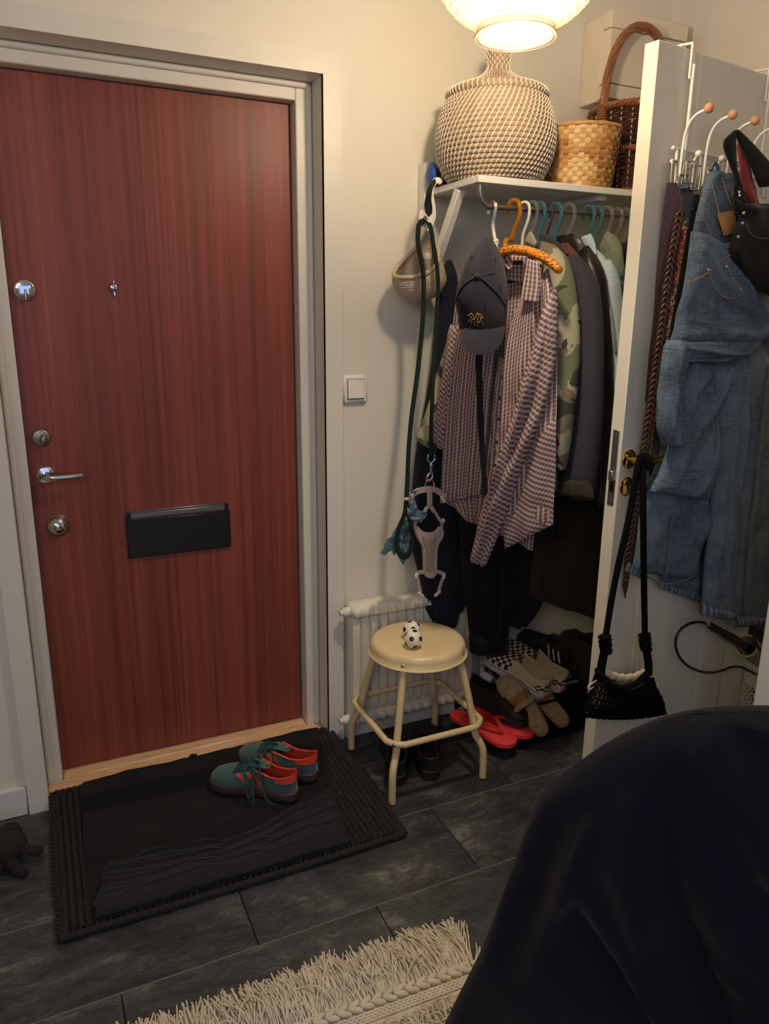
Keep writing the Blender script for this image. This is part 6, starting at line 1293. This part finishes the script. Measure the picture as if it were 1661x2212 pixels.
# ------------------------------------------------------------------ fringed cream rug
t = thing('fringed_rug', 'cream cotton rug with a long shaggy fringe in the foreground', 'rug', (.3, .8, 0))
EA, EB = V((-.62, 1.206, 0)), V((.775, 1.156, 0)); eu = (EB-EA).normalized(); en = V((-eu.y, eu.x, 0))
def re_(s, d, z=0): return EA + eu*s + en*d + V((0, 0, z))
EL = (EB-EA).length
Mb().add([re_(0, 0, .001), re_(EL, 0, .001), re_(EL, -1.1, .001), re_(0, -1.1, .001), re_(0, 0, .012), re_(EL, 0, .012), re_(EL, -1.1, .012), re_(0, -1.1, .012)], [[0, 1, 2, 3], [4, 5, 6, 7], [0, 1, 5, 4], [1, 2, 6, 5], [2, 3, 7, 6], [3, 0, 4, 7]]).build('woven_base', 'rug', t, None)
r2 = random.Random(3)
def strand(mb, p, d, ln, lift, r=.0019, cur=.02, z1=.004):
    T = V(d).normalized(); S_ = V((-T.y, T.x, 0)); c = r2.uniform(-cur, cur); P = []
    for k in range(6):
        q = k/5; P.append(p + T*ln*q + S_*c*q*q + V((0, 0, lift*math.sin(PI*min(1, q*1.1))*.9 + z1*q)))
    mb.tube(P, r, 4)
for a_, b_, nn_ in ((.35, EL, 'fringe'),):
    fr = Mb()
    for k in range(2700):
        s = r2.uniform(a_, b_); ang = r2.gauss(0, .22) + .25*noise.noise(V((s*14, 0, 0))); d = en*math.cos(ang) + eu*math.sin(ang); strand(fr, re_(s, r2.uniform(-.012, .02), .006 + r2.uniform(0, .012)), d, r2.uniform(.085, .130) + .014*noise.noise(V((s*9, 5, 0))), r2.uniform(.0, .022))
    for k in range(40):
        s = r2.uniform(a_, b_); strand(fr, re_(s, .01, .02), en + eu*r2.uniform(-1.2, 1.2), r2.uniform(.08, .11), .03, .0021, .05)
    for k in range(300):
        q = r2.uniform(0, .45); strand(fr, re_(EL-.005, -q, .008 + r2.uniform(0, .012)), eu + en*r2.uniform(-.3, .9), r2.uniform(.05, .085), .012)
    fr.build('fringe', 'rug', t, kind='stuff')
bd = Mb()
for sx in (-1, 1):
    k = 0; s = .3
    while s < EL-.01: c = re_(s, -.008 + sx*.006, .019); bd.sph(c, .0095, 9, 7, (1.8, .72, .7), rz(math.degrees(math.atan2(eu.y, eu.x)) + sx*24)); s += .026
bd.build('braided_ridge', 'rug', t)
fw = Mb()
for rr in range(7):
    y_ = -.026 - rr*.0062
    if rr < 4: fw.tube([re_(s*.004, y_, .0145 + .0014*math.sin(s*2.2 + rr*PI)) for s in range(75, int(EL/.004))], .0032, 5)
fw.build('flat_weave', 'rug', t)
pi_ = Mb()
for k in range(2600):
    s = r2.uniform(.45, EL-.01); q = r2.uniform(.055, .34); strand(pi_, re_(s, -q, .012), en*r2.uniform(-1, -.1) + eu*r2.uniform(-.2, 1.0), r2.uniform(.025, .045), .016, .0018, .012, .006)
pi_.build('shaggy_pile', 'rug', t, kind='stuff')

# ------------------------------------------------------------------ dark plush at the left edge, and the navy drape
t = thing('plush_toy', 'dark olive plush dog toy with sprawling legs on the floor at the left edge', 'plush toy', (-.19, 1.97, 0))
pc_ = aZ(12, 1838, .05); 
def limb(pts, r0, r1, m='toy', nm='leg'): Mb().tube(crv([aZ(a, b, z) for a, b, z in pts], 18), lambda u: (r0 + (r1-r0)*u)*(1 + .12*math.sin(u*19)), 9).sph(aZ(*pts[-1]), r1*1.15, 10, 8).build(nm, m, t)
c0 = aZ(8, 1830, .045); Mb().sph(c0, .045, 20, 14, (1.3, 1.0, .85)).build('body', 'toy', t); Mb().sph(aZ(20, 1800, .05), .030, 16, 12, (1.1, .9, .95)).sph(aZ(40, 1806, .05), .014, 12, 8, (1.3, .8, .7)).build('head', 'toy', t)
limb([(28, 1838, .03), (52, 1834, .035), (68, 1838, .028), (84, 1836, .016)], .017, .011); limb([(18, 1850, .03), (28, 1868, .02), (40, 1880, .012), (50, 1886, .010)], .018, .011, 'toyd'); limb([(4, 1850, .03), (-2, 1870, .018), (-8, 1884, .012)], .018, .012, 'toyd'); limb([(32, 1792, .055), (36, 1800, .05), (42, 1806, .045)], .007, .004, 'toyd', 'ear')

t = thing('navy_drape', 'large dark navy cloth draped over a rounded chair back in the right foreground', 'cloth', (.75, .60, 0))
VD = V((.70, .60, 0)).normalized(); DR = Plane(VD.x*.98, VD.y*.98, d=(-VD.y, VD.x))
Lp = [(1500, 1541), (1430, 1556), (1360, 1584), (1280, 1626), (1205, 1680), (1168, 1714), (1140, 1770), (1112, 1860), (1075, 1960), (1035, 2060), (990, 2150), (958, 2216)]
Rp = [(1640, 1537), (1760, 1546), (1850, 1560), (1930, 1610), (1990, 1680), (2030, 1740), (2060, 1810), (2085, 1900), (2105, 2000), (2120, 2100), (2130, 2180), (2140, 2240)]
L3 = px(DR, Lp); R3 = px(DR, Rp)
dl = (L3[-1]-L3[-2]).normalized(); dr_ = (R3[-1]-R3[-2]).normalized()
L3.append(L3[-1] + dl*((L3[-1].z-.20)/-dl.z)*.9); R3.append(V((R3[-1].x, R3[-1].y, L3[-1].z)))
L3.append(V((L3[-1].x, L3[-1].y, .004)) + (L3[-1]-L3[-2])*.1); R3.append(V((R3[-1].x, R3[-1].y, .004)))
Lc = crv(L3, 61); Rc = crv(R3, 61); nrm = DR.n
def drape(sd):
    def f(u, v):
        j = v*60; i = min(59, int(j)); e = j-i; a = Lc[i].lerp(Lc[i+1], e); b = Rc[i].lerp(Rc[i+1], e); p = a.lerp(b, u); w_ = max(0, 1-(2*u-1)**2)**.5
        hgt = min(1, v/.45); D = (.11 if sd > 0 else .11)*(math.sin(hgt*PI/2))**.62
        q = p + nrm*(sd*D*w_)
        if sd > 0:
            X = u*3.2 + v*1.1
            def rid(x0, y0, x1, y1, wd, am):
                dx, dy = x1-x0, y1-y0; l2 = dx*dx+dy*dy; tt = ((u-x0)*dx+(v-y0)*dy)/l2; k = max(0, min(1, tt)); dd = math.hypot(u-x0-dx*k, v-y0-dy*k); return am*math.exp(-(dd/wd)**2)*math.sin(PI*min(1, max(0, .08+.84*k)))
            f_ = rid(.30, .20, .62, .66, .05, -.030) + rid(.22, .22, .52, .62, .035, .018) + rid(.42, .16, .85, .55, .05, -.034) + rid(.36, .12, .8, .42, .05, .02) + rid(.16, .26, .12, .52, .025, .018) + rid(.10, .25, .06, .6, .04, -.014) + rid(.2, .36, .55, .56, .02, .014) + rid(.17, .39, .48, .58, .02, -.012) + rid(.5, .08, .95, .25, .05, -.02)
            f_ += .010*noise.noise(p*6) + .004*noise.noise(p*17)
            q += nrm*f_*1.9*min(1, 4*w_)
        return q
    return f
g = Mb().grid(drape(1), 90, 110).grid(drape(-1), 30, 50)
top = Mb()
g.build('cloth', 'navydrape', t, 80)
